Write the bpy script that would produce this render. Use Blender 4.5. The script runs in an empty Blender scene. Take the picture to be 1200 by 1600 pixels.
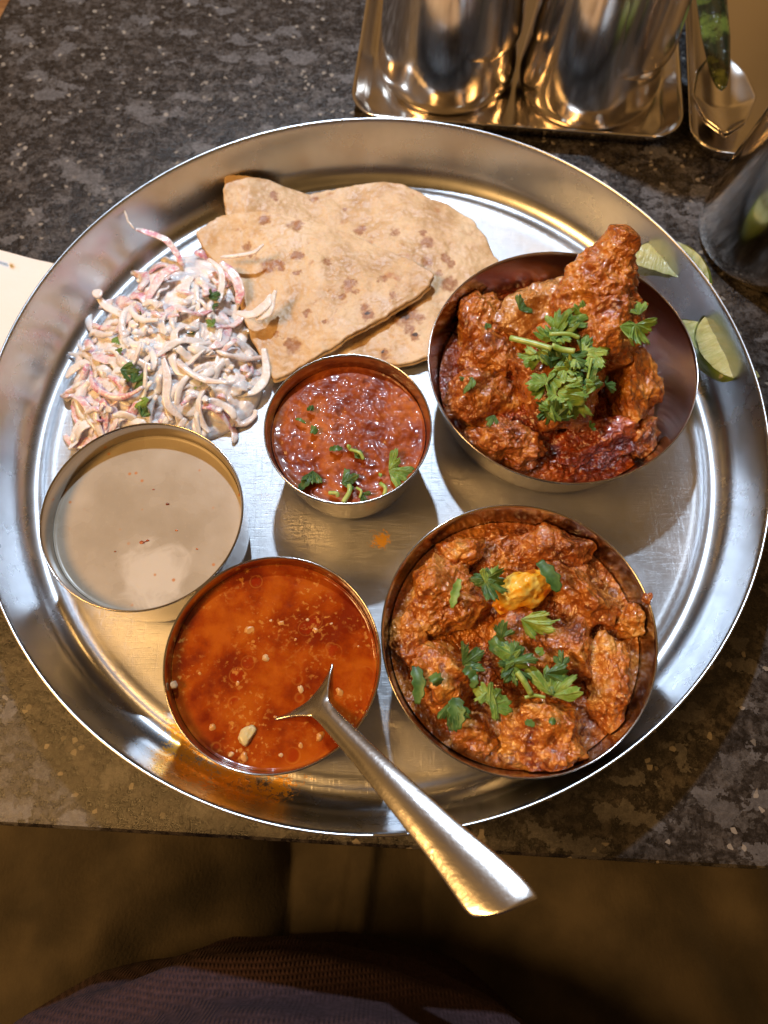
import bpy, bmesh, math, random
import numpy as np
from mathutils import Vector, Matrix
random.seed(7); RNG = np.random.RandomState(11)
S = bpy.context.scene
COL = S.collection
R_ = math.radians

# ------------------------------------------------------------------ camera, world, lamps, exposure
F_PX, PITCH, ROLL = 1155.0, 0.3630, -0.0035
CAM = np.array([0.0047, -0.1647, 0.337])
_cp, _sp = math.cos(PITCH), math.sin(PITCH)
_f = np.array([0, _sp, -_cp]); _u = np.array([0, _cp, _sp]); _r = np.array([1., 0, 0])
_r2 = _r * math.cos(ROLL) + _u * math.sin(ROLL); _u2 = -_r * math.sin(ROLL) + _u * math.cos(ROLL)
cd = bpy.data.cameras.new('camera'); cam = bpy.data.objects.new('camera', cd); COL.objects.link(cam)
cam.matrix_world = Matrix(((_r2[0], _u2[0], -_f[0], CAM[0]), (_r2[1], _u2[1], -_f[1], CAM[1]),
                           (_r2[2], _u2[2], -_f[2], CAM[2]), (0, 0, 0, 1)))
cd.sensor_fit = 'VERTICAL'; cd.sensor_height = 36; cd.sensor_width = 27; cd.lens = F_PX / 1600 * 36
cd.clip_start = 0.01; cd.clip_end = 50
cd.dof.use_dof = True; cd.dof.focus_distance = 0.315; cd.dof.aperture_fstop = 9.0
S.camera = cam

W = bpy.data.worlds.new('World'); S.world = W; W.use_nodes = True
wn = W.node_tree.nodes; wl = W.node_tree.links
bg = wn['Background']; bg.inputs['Strength'].default_value = 0.50
wt = wn.new('ShaderNodeTexCoord'); wno = wn.new('ShaderNodeTexNoise'); wno.inputs['Scale'].default_value = 2.2
wno.inputs['Detail'].default_value = 2.0
wr = wn.new('ShaderNodeValToRGB'); wr.color_ramp.elements[0].position = .38; wr.color_ramp.elements[1].position = .64
wr.color_ramp.elements[0].color = (.10, .050, .018, 1); wr.color_ramp.elements[1].color = (.68, .36, .115, 1)
wl.new(wt.outputs['Generated'], wno.inputs['Vector']); wl.new(wno.outputs['Fac'], wr.inputs['Fac']); wl.new(wr.outputs['Color'], bg.inputs['Color'])

def lamp(name, kind, loc, target, energy, color, size, **k):
    d = bpy.data.lights.new(name, kind); d.energy = energy; d.color = color
    if kind == 'AREA': d.shape = 'DISK'; d.size = size
    else: d.shadow_soft_size = size
    for a, b in k.items(): setattr(d, a, b)
    o = bpy.data.objects.new(name, d); COL.objects.link(o); o.location = loc
    o.rotation_euler = (Vector(target) - Vector(loc)).to_track_quat('-Z', 'Y').to_euler()
    return o
lamp('pendant_spot', 'SPOT', (-.045, .44, .64), (0, 0, 0), 18.0, (.68, .83, 1.0), .012, spot_size=R_(110), spot_blend=.5)
lamp('warm_lamp', 'AREA', (-.72, -.26, .95), (0, -.05, 0), 10.0, (1.0, .54, .17), .36)
S.view_settings.view_transform = 'Standard'; S.view_settings.look = 'None'
S.view_settings.exposure = 0.12; S.view_settings.gamma = 1.0

def at(px, py, z):
    """point of the horizontal plane at height z seen at photograph pixel px, py (1200 x 1600)"""
    d = _f + (px - 600) / F_PX * _r2 - (py - 800) / F_PX * _u2
    t = (z - CAM[2]) / d[2]
    return CAM + t * d

# ------------------------------------------------------------------ numpy noise
_perm = np.random.RandomState(3).permutation(512).astype(np.int64)
_perm = np.concatenate([_perm, _perm, _perm])
_g = np.random.RandomState(5).normal(size=(512, 3)); _g /= np.linalg.norm(_g, axis=1)[:, None]
def perlin(P):
    P = np.asarray(P, float); i = np.floor(P).astype(np.int64); f = P - i; i &= 511
    u = f * f * f * (f * (f * 6 - 15) + 10); out = 0
    for dx in (0, 1):
        wx = u[..., 0] if dx else 1 - u[..., 0]
        for dy in (0, 1):
            wy = u[..., 1] if dy else 1 - u[..., 1]
            for dz in (0, 1):
                wz = u[..., 2] if dz else 1 - u[..., 2]
                h = _perm[(_perm[(_perm[(i[..., 0] + dx) & 511] + i[..., 1] + dy) & 511] + i[..., 2] + dz) & 511]
                g = _g[h]
                out = out + wx * wy * wz * (g[..., 0] * (f[..., 0] - dx) + g[..., 1] * (f[..., 1] - dy) + g[..., 2] * (f[..., 2] - dz))
    return out * 1.6
def fbm(P, s, oct=4, gain=.5, off=0.):
    P = np.asarray(P) * s + off; a = 1.; t = 0
    for k in range(oct):
        t = t + a * perlin(P); P = P * 2.03 + 7.1; a *= gain
    return t
def ridged(P, s, oct=3, off=0.):
    P = np.asarray(P) * s + off; a = 1.; t = 0
    for k in range(oct):
        t = t + a * (1 - 2 * np.abs(perlin(P))); P = P * 2.1 + 3.7; a *= .5
    return t

# ------------------------------------------------------------------ object helpers
def tag(o, label=None, cat=None, group=None, kind=None):
    if label: o['label'] = label
    if cat: o['category'] = cat
    if group: o['group'] = group
    if kind: o['kind'] = kind
    return o
def empty(name, loc=(0, 0, 0)):
    o = bpy.data.objects.new(name, None); COL.objects.link(o); o.location = tuple(loc); o.empty_display_size = .01
    return o
def link(name, me, mat=None, parent=None, smooth=True):
    if mat: me.materials.append(mat)
    if smooth: me.polygons.foreach_set('use_smooth', [True] * len(me.polygons))
    o = bpy.data.objects.new(name, me); COL.objects.link(o)
    if parent is not None:
        o.parent = parent; o.matrix_parent_inverse = Matrix.Translation(parent.location).inverted()
    return o
def build(name, V, F, mat=None, parent=None, smooth=True, attrs=None):
    V = np.ascontiguousarray(np.asarray(V, np.float32)); me = bpy.data.meshes.new(name)
    if isinstance(F, np.ndarray):
        n, k = F.shape
        me.vertices.add(len(V)); me.vertices.foreach_set('co', V.ravel())
        me.loops.add(n * k); me.loops.foreach_set('vertex_index', F.astype(np.int32).ravel())
        me.polygons.add(n); me.polygons.foreach_set('loop_start', np.arange(0, n * k, k, dtype=np.int32))
        me.update(calc_edges=True)
    else:
        me.from_pydata(V.tolist(), [], F)
    for a, v in (attrs or {}).items():
        at_ = me.attributes.new(a, 'FLOAT', 'POINT'); at_.data.foreach_set('value', np.asarray(v, np.float32).ravel())
    me.validate()
    return link(name, me, mat, parent, smooth)
def grid_faces(n, m, cu=False, cv=False, flip=False):
    i = np.arange(n if cu else n - 1)[:, None]; j = np.arange(m if cv else m - 1)[None, :]
    a = i * m + j; b = ((i + 1) % n) * m + j; c = ((i + 1) % n) * m + (j + 1) % m; d = i * m + (j + 1) % m
    F = np.stack([a, d, c, b] if flip else [a, b, c, d], -1).reshape(-1, 4)
    return F
def lathe(name, prof, mat, parent=None, c=(0, 0, 0), seg=128, wob=0.0):
    prof = np.array(prof, float); th = np.linspace(0, 2 * np.pi, seg, endpoint=False)
    r = prof[:, 0][:, None] * (1 + wob * np.sin(2 * th + .7)[None, :])
    P = np.stack([c[0] + r * np.cos(th), c[1] + r * np.sin(th), c[2] + prof[:, 1][:, None] + 0 * th], -1)
    return build(name, P.reshape(-1, 3), grid_faces(len(prof), seg, cv=True, flip=True), mat, parent)
def smooth_profile(pts, n=4):
    """Chaikin corner rounding"""
    p = np.array(pts, float)
    for _ in range(n):
        q = np.empty((2 * len(p) - 2, p.shape[1])); q[0::2] = p[:-1] * .75 + p[1:] * .25; q[1::2] = p[:-1] * .25 + p[1:] * .75
        p = np.vstack([p[:1], q, p[-1:]])
    return p
def catmull(pts, n):
    p = np.array(pts, float); p = np.vstack([2 * p[0] - p[1], p, 2 * p[-1] - p[-2]])
    t = np.linspace(0, len(p) - 3 - 1e-9, n); i = t.astype(int); f = (t - i)[:, None]
    a, b, c, d = p[i], p[i + 1], p[i + 2], p[i + 3]
    return .5 * (2 * b + (c - a) * f + (2 * a - 5 * b + 4 * c - d) * f ** 2 + (3 * b - a - 3 * c + d) * f ** 3)
def tube_arrays(path, wid, thk, ns=10, up=None, cup=0.):
    """closed tube with oval section along a path; wid, thk: half sizes per point; up: normal of the flat side"""
    P = np.asarray(path, float); n = len(P); T = np.gradient(P, axis=0); T /= np.linalg.norm(T, axis=1)[:, None] + 1e-12
    wid = np.broadcast_to(wid, n); thk = np.broadcast_to(thk, n)
    U = np.broadcast_to(np.array([0, 0, 1.]) if up is None else up, (n, 3))
    B = np.cross(T, U); B /= np.linalg.norm(B, axis=1)[:, None] + 1e-9; N = np.cross(B, T)
    a = np.linspace(0, 2 * np.pi, ns, endpoint=False); ca, sa = np.cos(a), np.sin(a)
    V = P[:, None] + B[:, None] * (wid[:, None, None] * ca[None, :, None]) + N[:, None] * (thk[:, None, None] * sa[None, :, None] + (cup * wid[:, None] * ca[None, :] ** 2)[..., None])
    V = V.reshape(-1, 3); F = [tuple(int(x) for x in f) for f in grid_faces(n, ns, cv=True)]
    F.append(tuple(range(ns))[::1]); F.append(tuple((n - 1) * ns + k for k in range(ns))[::-1])
    return V, F

# ------------------------------------------------------------------ materials
class M:
    """small wrapper round a Principled material"""
    def __init__(s, name):
        s.m = bpy.data.materials.new(name); s.m.use_nodes = True; s.t = s.m.node_tree; s.n = s.t.nodes; s.b = s.n['Principled BSDF']
        s.co = s.n.new('ShaderNodeTexCoord').outputs['Object']
    def set(s, **k):
        for a, v in k.items():
            i = s.b.inputs[a.replace('_', ' ')]
            if hasattr(v, 'node'): s.t.links.new(v, i)
            else: i.default_value = v if not isinstance(v, tuple) else (*v, 1)[:len(i.default_value)]
        return s
    def noise(s, scale, detail=4, rough=.55, vec=None, dist=0., out='Fac'):
        n = s.n.new('ShaderNodeTexNoise'); n.inputs['Scale'].default_value = scale; n.inputs['Detail'].default_value = detail
        n.inputs['Roughness'].default_value = rough; n.inputs['Distortion'].default_value = dist
        s.t.links.new(vec or s.co, n.inputs['Vector']); return n.outputs[out]
    def vor(s, scale, feature='F1', vec=None, out='Distance', rnd=1.):
        n = s.n.new('ShaderNodeTexVoronoi'); n.feature = feature; n.inputs['Scale'].default_value = scale; n.inputs['Randomness'].default_value = rnd
        s.t.links.new(vec or s.co, n.inputs['Vector']); return n.outputs[out]
    def mapv(s, scale=(1, 1, 1), rot=(0, 0, 0), loc=(0, 0, 0)):
        n = s.n.new('ShaderNodeMapping'); n.inputs['Scale'].default_value = scale; n.inputs['Rotation'].default_value = rot; n.inputs['Location'].default_value = loc
        s.t.links.new(s.co, n.inputs['Vector']); return n.outputs[0]
    def ramp(s, fac, *stops):
        n = s.n.new('ShaderNodeValToRGB'); e = n.color_ramp.elements
        while len(e) < len(stops): e.new(.5)
        for i, (p, c) in enumerate(stops):
            e[i].position = p; e[i].color = (c, c, c, 1) if isinstance(c, (int, float)) else (*c, 1)
        s.t.links.new(fac, n.inputs['Fac']); return n.outputs['Color']
    def mix(s, fac, a, b, mode='MIX'):
        n = s.n.new('ShaderNodeMix'); n.data_type = 'RGBA'; n.blend_type = mode
        for sock, v in ((n.inputs[0], fac), (n.inputs[6], a), (n.inputs[7], b)):
            if hasattr(v, 'node'): s.t.links.new(v, sock)
            else: sock.default_value = (*v, 1) if isinstance(v, tuple) else v
        return n.outputs[2]
    def math(s, op, a, b=0., c=0.):
        n = s.n.new('ShaderNodeMath'); n.operation = op
        for sock, v in zip(n.inputs, (a, b, c)):
            if hasattr(v, 'node'): s.t.links.new(v, sock)
            else: sock.default_value = v
        return n.outputs[0]
    def attr(s, name):
        n = s.n.new('ShaderNodeAttribute'); n.attribute_name = name; return n.outputs['Fac']
    def bump(s, h, strength=.5, dist=.001, prev=None):
        n = s.n.new('ShaderNodeBump'); n.inputs['Strength'].default_value = strength; n.inputs['Distance'].default_value = dist
        s.t.links.new(h, n.inputs['Height'])
        if prev is not None: s.t.links.new(prev, n.inputs['Normal'])
        s.t.links.new(n.outputs[0], s.b.inputs['Normal']); return n.outputs[0]

def metal(name, col, rough, scratch=.0, brush=None):
    k = M(name); k.set(Metallic=1.0, Base_Color=col)
    n1 = k.noise(35, 4); sm = k.noise(9, 3)
    k.set(Roughness=k.math('ADD', k.math('MULTIPLY', n1, .10), k.math('MULTIPLY_ADD', sm, .08, rough - .09)))
    if scratch:
        a = k.noise(60, 2, vec=k.mapv((1.0, 26, 1), (0, 0, .5)), dist=.3)
        b = k.noise(70, 2, vec=k.mapv((30, 1.0, 1), (0, 0, .15)), dist=.3)
        c = k.noise(60, 2, vec=k.mapv((1.2, 30, 1), (0, 0, -.9)), dist=.4)
        h = k.math('ADD', k.math('ADD', k.ramp(a, (.35, 0.), (.5, 1.)), k.ramp(b, (.35, 0.), (.5, 1.))), k.ramp(c, (.33, 0.), (.42, 1.)))
        k.bump(h, scratch, .0004)
    return k
steel_bowl = metal('polished_steel', (.50, .475, .455), .17).m
steel_mirror = metal('mirror_steel', (.74, .70, .66), .16).m
steel_wall = None

# tray steel: brushed floor, smoother wall, dried curry stains
k = M('tray_steel'); k.set(Metallic=1.0)
sep = k.n.new('ShaderNodeSeparateXYZ'); k.t.links.new(k.co, sep.inputs[0])
rad = k.math('SQRT', k.math('ADD', k.math('MULTIPLY', sep.outputs[0], sep.outputs[0]), k.math('MULTIPLY', sep.outputs[1], sep.outputs[1])))
isfloor = k.ramp(k.math('MULTIPLY', rad, 5.), (.785, 1.), (.835, 0.))
a = k.noise(90, 2, vec=k.mapv((1.0, 30, 1), (0, 0, .5)), dist=.3)
b = k.noise(90, 2, vec=k.mapv((34, 1.0, 1), (0, 0, .15)), dist=.3)
c = k.noise(70, 2, vec=k.mapv((1.2, 40, 1), (0, 0, -.9)), dist=.4)
d_ = k.noise(50, 2, vec=k.mapv((40, .8, 1), (0, 0, 1.1)), dist=.6)
h = k.math('ADD', k.math('ADD', k.ramp(a, (.25, 0.), (.42, 1.)), k.ramp(b, (.22, 0.), (.38, 1.))), k.math('ADD', k.ramp(c, (.33, 0.), (.42, 1.)), k.ramp(d_, (.30, 0.), (.36, 1.))))
h = k.math('MULTIPLY', h, isfloor)
k.bump(h, .22, .00035)
grime = k.noise(26, 5, .65)
k.set(Roughness=k.math('ADD', k.math('MULTIPLY', isfloor, .19), k.math('MULTIPLY_ADD', grime, .16, .19)))
base = k.mix(k.ramp(grime, (.35, 0.), (.7, 1.)), (.46, .475, .50), (.59, .605, .635))
def stain(px, py, r, th):
    P = at(px, py, .002)
    n = k.n.new('ShaderNodeVectorMath'); n.operation = 'DISTANCE'; k.t.links.new(k.co, n.inputs[0]); n.inputs[1].default_value = P
    return k.math('MULTIPLY_ADD', n.outputs['Value'], -1 / r, th)
sn = k.noise(520, 4, .8); sb = k.noise(75, 4, .6)
st = k.math('MAXIMUM', k.math('MAXIMUM', stain(318, 1180, .036, 1.0), stain(395, 1218, .032, 1.0)), k.math('MAXIMUM', stain(592, 845, .016, .62), stain(290, 1165, .018, .8)))
st = k.math('MINIMUM', k.math('MAXIMUM', st, 0.), .6)
sm = k.math('ADD', k.math('MULTIPLY', st, .50), k.math('ADD', k.math('MULTIPLY', sn, .7), k.math('MULTIPLY', sb, .5)))
sm = k.math('MULTIPLY', k.ramp(sm, (.80, 0.), (.88, .95)), k.ramp(st, (.0, 0.), (.25, 1.)))
k.set(Base_Color=k.mix(sm, base, (.86, .42, .02)), Metallic=k.math('MULTIPLY_ADD', sm, -.55, 1.))
tray_mat = k.m

# granite
k = M('black_granite')
warp = k.noise(60, 5, .7, out='Color')
vv = k.n.new('ShaderNodeVectorMath'); vv.operation = 'MULTIPLY_ADD'; k.t.links.new(warp, vv.inputs[0]); vv.inputs[1].default_value = (.040, .040, .040)
k.t.links.new(k.mapv((1.0, 1.7, 1), (0, 0, -.55)), vv.inputs[2]); wv = vv.outputs[0]
def chan(sock, i):
    q = k.n.new('ShaderNodeSeparateColor'); k.t.links.new(sock, q.inputs[0]); return q.outputs[i]
c1_ = chan(k.vor(150, vec=wv, out='Color'), 0); c2_ = chan(k.vor(75, vec=wv, out='Color'), 1); c3_ = chan(k.vor(300, out='Color'), 2)
fine = k.noise(330, 7, .78); mid = k.noise(85, 6, .75)
col = k.ramp(k.math('ADD', k.math('MULTIPLY', fine, .6), k.math('MULTIPLY', mid, .4)), (.40, (.006, .005, .005)), (.50, (.020, .017, .016)), (.60, (.062, .054, .050)))
col = k.mix(k.math('MULTIPLY', k.ramp(c3_, (.62, 0.), (.9, .55)), k.ramp(mid, (.40, 0.), (.6, 1.))), col, (.095, .082, .074))
col = k.mix(k.math('MULTIPLY', k.ramp(c1_, (.74, 0.), (.86, .8)), k.ramp(fine, (.38, .25), (.62, .9))), col, (.105, .098, .095))
col = k.mix(k.math('MULTIPLY', k.ramp(c2_, (.885, 0.), (.90, 1.)), k.ramp(fine, (.35, .45), (.6, .85))), col, (.125, .120, .122))
g_ = chan(k.vor(520, out='Color'), 2)
col = k.mix(k.ramp(g_, (.985, 0.), (.99, .7)), col, (.34, .30, .25))
k.set(Base_Color=col, Roughness=k.ramp(fine, (.35, .16), (.65, .36)), Specular_IOR_Level=.5)
k.bump(k.math('ADD', fine, k.math('MULTIPLY', mid, 1.2)), .5, .0007)
granite = k.m

def curry_mat(name, dark, mid_, hi, bump=.8, rough=.30, sss=.06, fs=1., cbs=.7, coat=1., spec=.65):
    k = M(name)
    n = k.noise(95 * fs, 5 if fs == 1 else 3, .6); f = k.noise(700, 3, .6); l = k.noise(38, 4, .6)
    g1 = k.vor(520, 'SMOOTH_F1'); g2 = k.vor(1000, 'F1')
    c = k.ramp(k.math('ADD', k.math('MULTIPLY', n, .55), k.math('MULTIPLY', l, .45)), (.38, dark), (.49, mid_), (.60, hi))
    c = k.mix(k.ramp(f, (.56, 0.), (.70, .45)), c, tuple(min(1, x * 1.35 + .03) for x in hi))
    c = k.mix(k.ramp(g1, (.40, 0.), (.80, .5)), c, dark)
    ch = k.vor(260, out='Color'); s_ = k.n.new('ShaderNodeSeparateColor'); k.t.links.new(ch, s_.inputs[0])
    c = k.mix(k.ramp(s_.outputs[0], (.965, 0.), (.975, .7)), c, (.13, .020, .004))
    k.set(Base_Color=c, Roughness=k.ramp(n, (.35, rough - .14), (.65, rough + .12)), Specular_IOR_Level=spec, Subsurface_Weight=sss, Subsurface_Radius=(.004, .0015, .0006), Subsurface_Scale=.4, Coat_Weight=coat, Coat_Roughness=.06)
    cb = k.bump(k.math('ADD', k.math('MULTIPLY', n, 2.2), k.math('ADD', k.math('MULTIPLY', f, .15), k.math('MULTIPLY', g1, -.8 * fs))), cbs, .0013); k.t.links.new(cb, k.b.inputs['Coat Normal'])
    k.bump(k.math('ADD', k.math('MULTIPLY', f, .5), k.math('ADD', k.math('MULTIPLY', n, 2.0), k.math('ADD', k.math('MULTIPLY', g1, -.9), k.math('MULTIPLY', g2, -.15)))), bump, .0014)
    return k.m
masala = curry_mat('masala_coating', (.15, .026, .004), (.42, .112, .014), (.64, .250, .036))
masala_pale = curry_mat('masala_on_pale_meat', (.26, .045, .005), (.54, .170, .020), (.74, .38, .085))
gravy = curry_mat('oily_gravy', (.11, .009, .002), (.30, .040, .004), (.50, .115, .010), rough=.20)
thin_gravy = curry_mat('thin_brown_gravy', (.16, .020, .003), (.30, .058, .006), (.46, .125, .014), rough=.50, bump=.12, fs=.7, cbs=.18, coat=.22, spec=.3)
skin_m = curry_mat('chicken_skin', (.32, .11, .02), (.48, .21, .06), (.60, .33, .13), rough=.22, bump=.5)

def plain(name, col, rough=.5, **kw):
    k = M(name); k.set(Base_Color=col, Roughness=rough, **kw); return k

k = M('coriander_leaf')
n = k.noise(160, 4); k2 = k.noise(45, 2)
vein = k.attr('vein')
c = k.ramp(k.math('ADD', k.math('MULTIPLY', n, .5), k.math('MULTIPLY', k2, .5)), (.38, (.075, .16, .022)), (.50, (.17, .30, .045)), (.62, (.34, .48, .11)))
k.set(Base_Color=k.mix(k.ramp(vein, (.0, 0.), (1., .6)), c, (.34, .48, .17)), Roughness=.42, Subsurface_Weight=.25, Subsurface_Radius=(.001, .002, .0005), Subsurface_Scale=.5)
k.bump(k.math('ADD', k.math('MULTIPLY', n, .6), vein), .7, .0006); leaf_m = k.m
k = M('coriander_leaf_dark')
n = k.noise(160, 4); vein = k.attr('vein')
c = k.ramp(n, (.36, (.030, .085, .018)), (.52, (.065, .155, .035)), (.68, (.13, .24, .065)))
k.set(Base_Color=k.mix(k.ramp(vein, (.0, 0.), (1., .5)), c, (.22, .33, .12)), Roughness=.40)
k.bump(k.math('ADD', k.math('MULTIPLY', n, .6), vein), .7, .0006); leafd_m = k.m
k = M('coriander_stalk'); n = k.noise(200, 3)
k.set(Base_Color=k.ramp(n, (.35, (.22, .38, .07)), (.65, (.45, .58, .20))), Roughness=.35, Subsurface_Weight=.3, Subsurface_Radius=(.002, .003, .001), Subsurface_Scale=.5); stem_m = k.m

# ------------------------------------------------------------------ setting: table, lap
def edge_y(x): return -.1860 - .0470 * x * 1.2
th_slab = .030
table = empty('table', (0, 0, 0))
xs = np.array([-.75, .75]); top = []
def slab(name, poly, z0, z1, mat, parent=None, bev=.004, kind=None):
    bm = bmesh.new(); vs = [bm.verts.new((x, y, z1)) for x, y in poly]; f = bm.faces.new(vs)
    r = bmesh.ops.extrude_face_region(bm, geom=[f]); bmesh.ops.translate(bm, verts=[v for v in r['geom'] if isinstance(v, bmesh.types.BMVert)], vec=(0, 0, z0 - z1))
    bmesh.ops.recalc_face_normals(bm, faces=bm.faces)
    if bev: bmesh.ops.bevel(bm, geom=[e for e in bm.edges], offset=bev, segments=3, affect='EDGES', profile=.6)
    me = bpy.data.meshes.new(name); bm.to_mesh(me); bm.free()
    return link(name, me, mat, parent, smooth=False)
bpy.data.objects.remove(table)
tl = at(14, 30, 0)
t = slab('table_top', [(-.75, edge_y(-.75)), (.80, edge_y(.80)), (.80, .85), (tl[0] + .09, .85), (tl[0] - .012, tl[1] - .02), (-.75, .30)], -th_slab, 0, granite, bev=.0035)
tag(t, 'dark speckled granite table top under the round steel tray', 'table')
k = M('brown_wood'); g = k.noise(30, 4, vec=k.mapv((1, 8, 1), (0, 0, .4)))
k.set(Base_Color=k.ramp(g, (.3, (.16, .065, .02)), (.7, (.34, .16, .055))), Roughness=.45); wood = k.m
q = at(0, 0, -.03)
t = slab('wooden_bench', [(q[0] - .30, q[1] - .10), (q[0] + .03, q[1] - .10), (q[0] + .06, q[1] + .3), (q[0] - .30, q[1] + .3)], -.10, -.045, wood, bev=.01)
tag(t, 'brown wooden bench edge beyond the corner of the granite table', 'bench')

# person: trousers (continuous lap mesh) and shirt
k = M('brown_twill')
w = k.n.new('ShaderNodeTexWave'); w.inputs['Scale'].default_value = 230; w.inputs['Distortion'].default_value = 2.5; w.bands_direction = 'DIAGONAL'; k.t.links.new(k.co, w.inputs['Vector'])
n = k.noise(25, 5)
k.set(Base_Color=k.ramp(n, (.35, (.040, .031, .019)), (.65, (.082, .064, .040))), Roughness=.85, Sheen_Weight=.15)
k.bump(k.math('ADD', k.noise(700, 2, vec=k.mapv((1, .25, 1), (0, 0, .6))), k.math('MULTIPLY', k.noise(500, 3), 1.2)), .4, .0006); twill = k.m
k = M('maroon_knit')
w = k.n.new('ShaderNodeTexWave'); w.inputs['Scale'].default_value = 170; w.bands_direction = 'X'; k.t.links.new(k.co, w.inputs['Vector'])
w2 = k.n.new('ShaderNodeTexWave'); w2.inputs['Scale'].default_value = 170; w2.bands_direction = 'Y'; k.t.links.new(k.co, w2.inputs['Vector'])
k.set(Base_Color=k.ramp(k.noise(400, 3), (.3, (.030, .012, .014)), (.7, (.062, .030, .036))), Roughness=.9)
k.bump(k.math('MULTIPLY', w.outputs['Fac'], w2.outputs['Fac']), .6, .0008); knit = k.m
person = empty('person', (0, -.45, -.3))
tag(person, 'person seated at the table edge in brown trousers and a dark maroon ribbed top', 'person')
nx, ny = 300, 220
X, Y = np.meshgrid(np.linspace(-.42, .42, nx), np.linspace(-.66, .02, ny), indexing='ij')
def lap_z(X, Y):
    dv = (Y + .66) / .68
    cx = .11 + .10 * dv                              # the thighs spread towards the knees
    ax = np.abs(X + .012)
    thigh = .100 * np.sqrt(np.clip(1 - ((ax - cx) / .135) ** 2, 0, 1)) - .10
    z = -.115 + thigh + .0
    z = np.maximum(z, -.27)
    cro = np.exp(-(ax / .04) ** 2) * np.clip(-(Y + .10) * 3, 0, 1)
    z = np.maximum(z, -.185 + .04 * np.exp(-((Y + .45) / .22) ** 2) - .4 * ax)
    return z
Z = lap_z(X, Y)
P3 = np.stack([X, Y, 0 * X], -1)
ang = X * 2.2
fold = np.sin((Y * 46 + 9 * np.abs(X) ** 1.3 * 8 + 2.2 * fbm(P3, 7, 3)) ) * np.exp(-((np.abs(X) - .10) / .13) ** 2) * np.exp(-((Y + .29) / .13) ** 2)
Z = Z + .0105 * fold + .007 * fbm(P3, 13, 3)
fl_ = X + .012 - .16 * (Y + .25)
Z = Z + .007 * np.exp(-(fl_ / .0045) ** 2) + .003 * np.exp(-((fl_ + .016) / .002) ** 2)          # fly seam
top = np.stack([X, Y, Z], -1)
bot = top.copy(); bot[..., 2] = -.34
V = np.concatenate([top.reshape(-1, 3), bot.reshape(-1, 3)]); F1 = grid_faces(nx, ny); F2 = grid_faces(nx, ny, flip=True) + nx * ny
idx = np.arange(nx * ny).reshape(nx, ny); ring = np.concatenate([idx[:, 0], idx[-1, 1:], idx[-2::-1, -1], idx[0, -2:0:-1]])
rn = np.roll(ring, -1); F3 = np.stack([ring, ring + nx * ny, rn + nx * ny, rn], -1)
build('trousers', V, np.concatenate([F1, F2, F3]), twill, person)
# shirt: round belly with a slightly uneven hem
nu, nv = 200, 140
U, Vv = np.meshgrid(np.linspace(0, 2 * np.pi, nu, endpoint=False), np.linspace(0, 1, nv), indexing='ij')
zz = -.26 + .74 * Vv
rr = np.interp(Vv, [0, .12, .25, .38, .6, 1], [.160, .186, .196, .190, .165, .13])
cyy = np.interp(Vv, [0, .3, .5, 1], [-.418, -.424, -.44, -.50])
Px = -.050 + rr * 1.12 * np.cos(U); Py = cyy + rr * .95 * np.sin(U)
Pp = np.stack([Px, Py, zz], -1); nn = .006 * fbm(Pp, 12, 3) + .003 * np.sin(zz * 110 + 2 * fbm(Pp, 6, 2))
Px = Px + nn * np.cos(U); Py = Py + nn * np.sin(U)
build('shirt', np.stack([Px, Py, zz], -1).reshape(-1, 3), grid_faces(nu, nv, cu=True), knit, person)

fl = slab('floor', [(-2, -2), (2, -2), (2, 2), (-2, 2)], -.80, -.75, wood, bev=0); tag(fl, kind='structure')
# ------------------------------------------------------------------ round tray
prof = [(0, .002), (.150, .002), (.1575, .0021), (.1600, .0029), (.1625, .0029), (.1645, .0022), (.1680, .0028), (.1725, .0065), (.1752, .013), (.1785, .0345), (.1792, .0360),
        (.1802, .0362), (.1803, .0352), (.1796, .0342), (.1762, .0120), (.1734, .0052), (.1690, .0012), (.150, .0006), (0, .0006)]
pr = smooth_profile(prof, 2); pr[0, 0] = pr[-1, 0] = .00001
o = lathe('thali_tray', pr, tray_mat, seg=256, wob=.0008)
tag(o, 'large round stainless steel tray with raised rim carrying the meal', 'tray')

# ------------------------------------------------------------------ bowls
def bowl(name, cx, cy, r, rb, H, label, thick=.0008):
    z0 = .0021; ri = r - thick
    pts = [(0.00001, z0), (rb - .010, z0), (rb - .003, z0 + .0015), (rb, z0 + .008), (r - .0006, z0 + H - .003), (r, z0 + H - .0012), (r + .0003, z0 + H), (r - .0002, z0 + H + .0005),
           (ri, z0 + H - .0002), (ri - .0006, z0 + H - .003), (rb - thick, z0 + .008), (rb - .0035, z0 + .0028), (rb - .010, z0 + .0012), (0.00001, z0 + .0012)]
    p = smooth_profile(pts, 2)
    o = lathe(name, p, steel_bowl, c=(cx, cy, 0), seg=160, wob=.002)
    tag(o, label, 'bowl', 'steel bowls on the round tray'); return o
B = {}
for key, (px, py, r, H, rb, lab) in {
    'small': (-.0112, -.0127, .0371, .042, .0315, 'smallest steel bowl in the middle, holding chunky brown gravy with leaf bits'),
    'soup': (-.0979, -.0535, .0427, .042, .0400, 'steel bowl of smooth beige soup below the onion salad'),
    'spoon': (-.0395, -.1158, .0427, .042, .0400, 'steel bowl of orange-red broth with a spoon in it'),
    'br': (.0593, -.1042, .0558, .037, .0505, 'wide steel bowl of chicken curry beside the orange broth, nearest the table edge'),
    'tr': (.0892, .0258, .0633, .034, .0570, 'wide steel bowl with a drumstick sticking out, beside the lime wedges')}.items():
    bowl('steel_bowl', px, py, r, rb, H, lab); B[key] = (px, py, r, H, rb)
def wall_r(key, z):
    x, y, r, H, rb = B[key]; return np.interp(z, [.0021 + .008, .0021 + H], [rb, r]) - .0011

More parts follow.
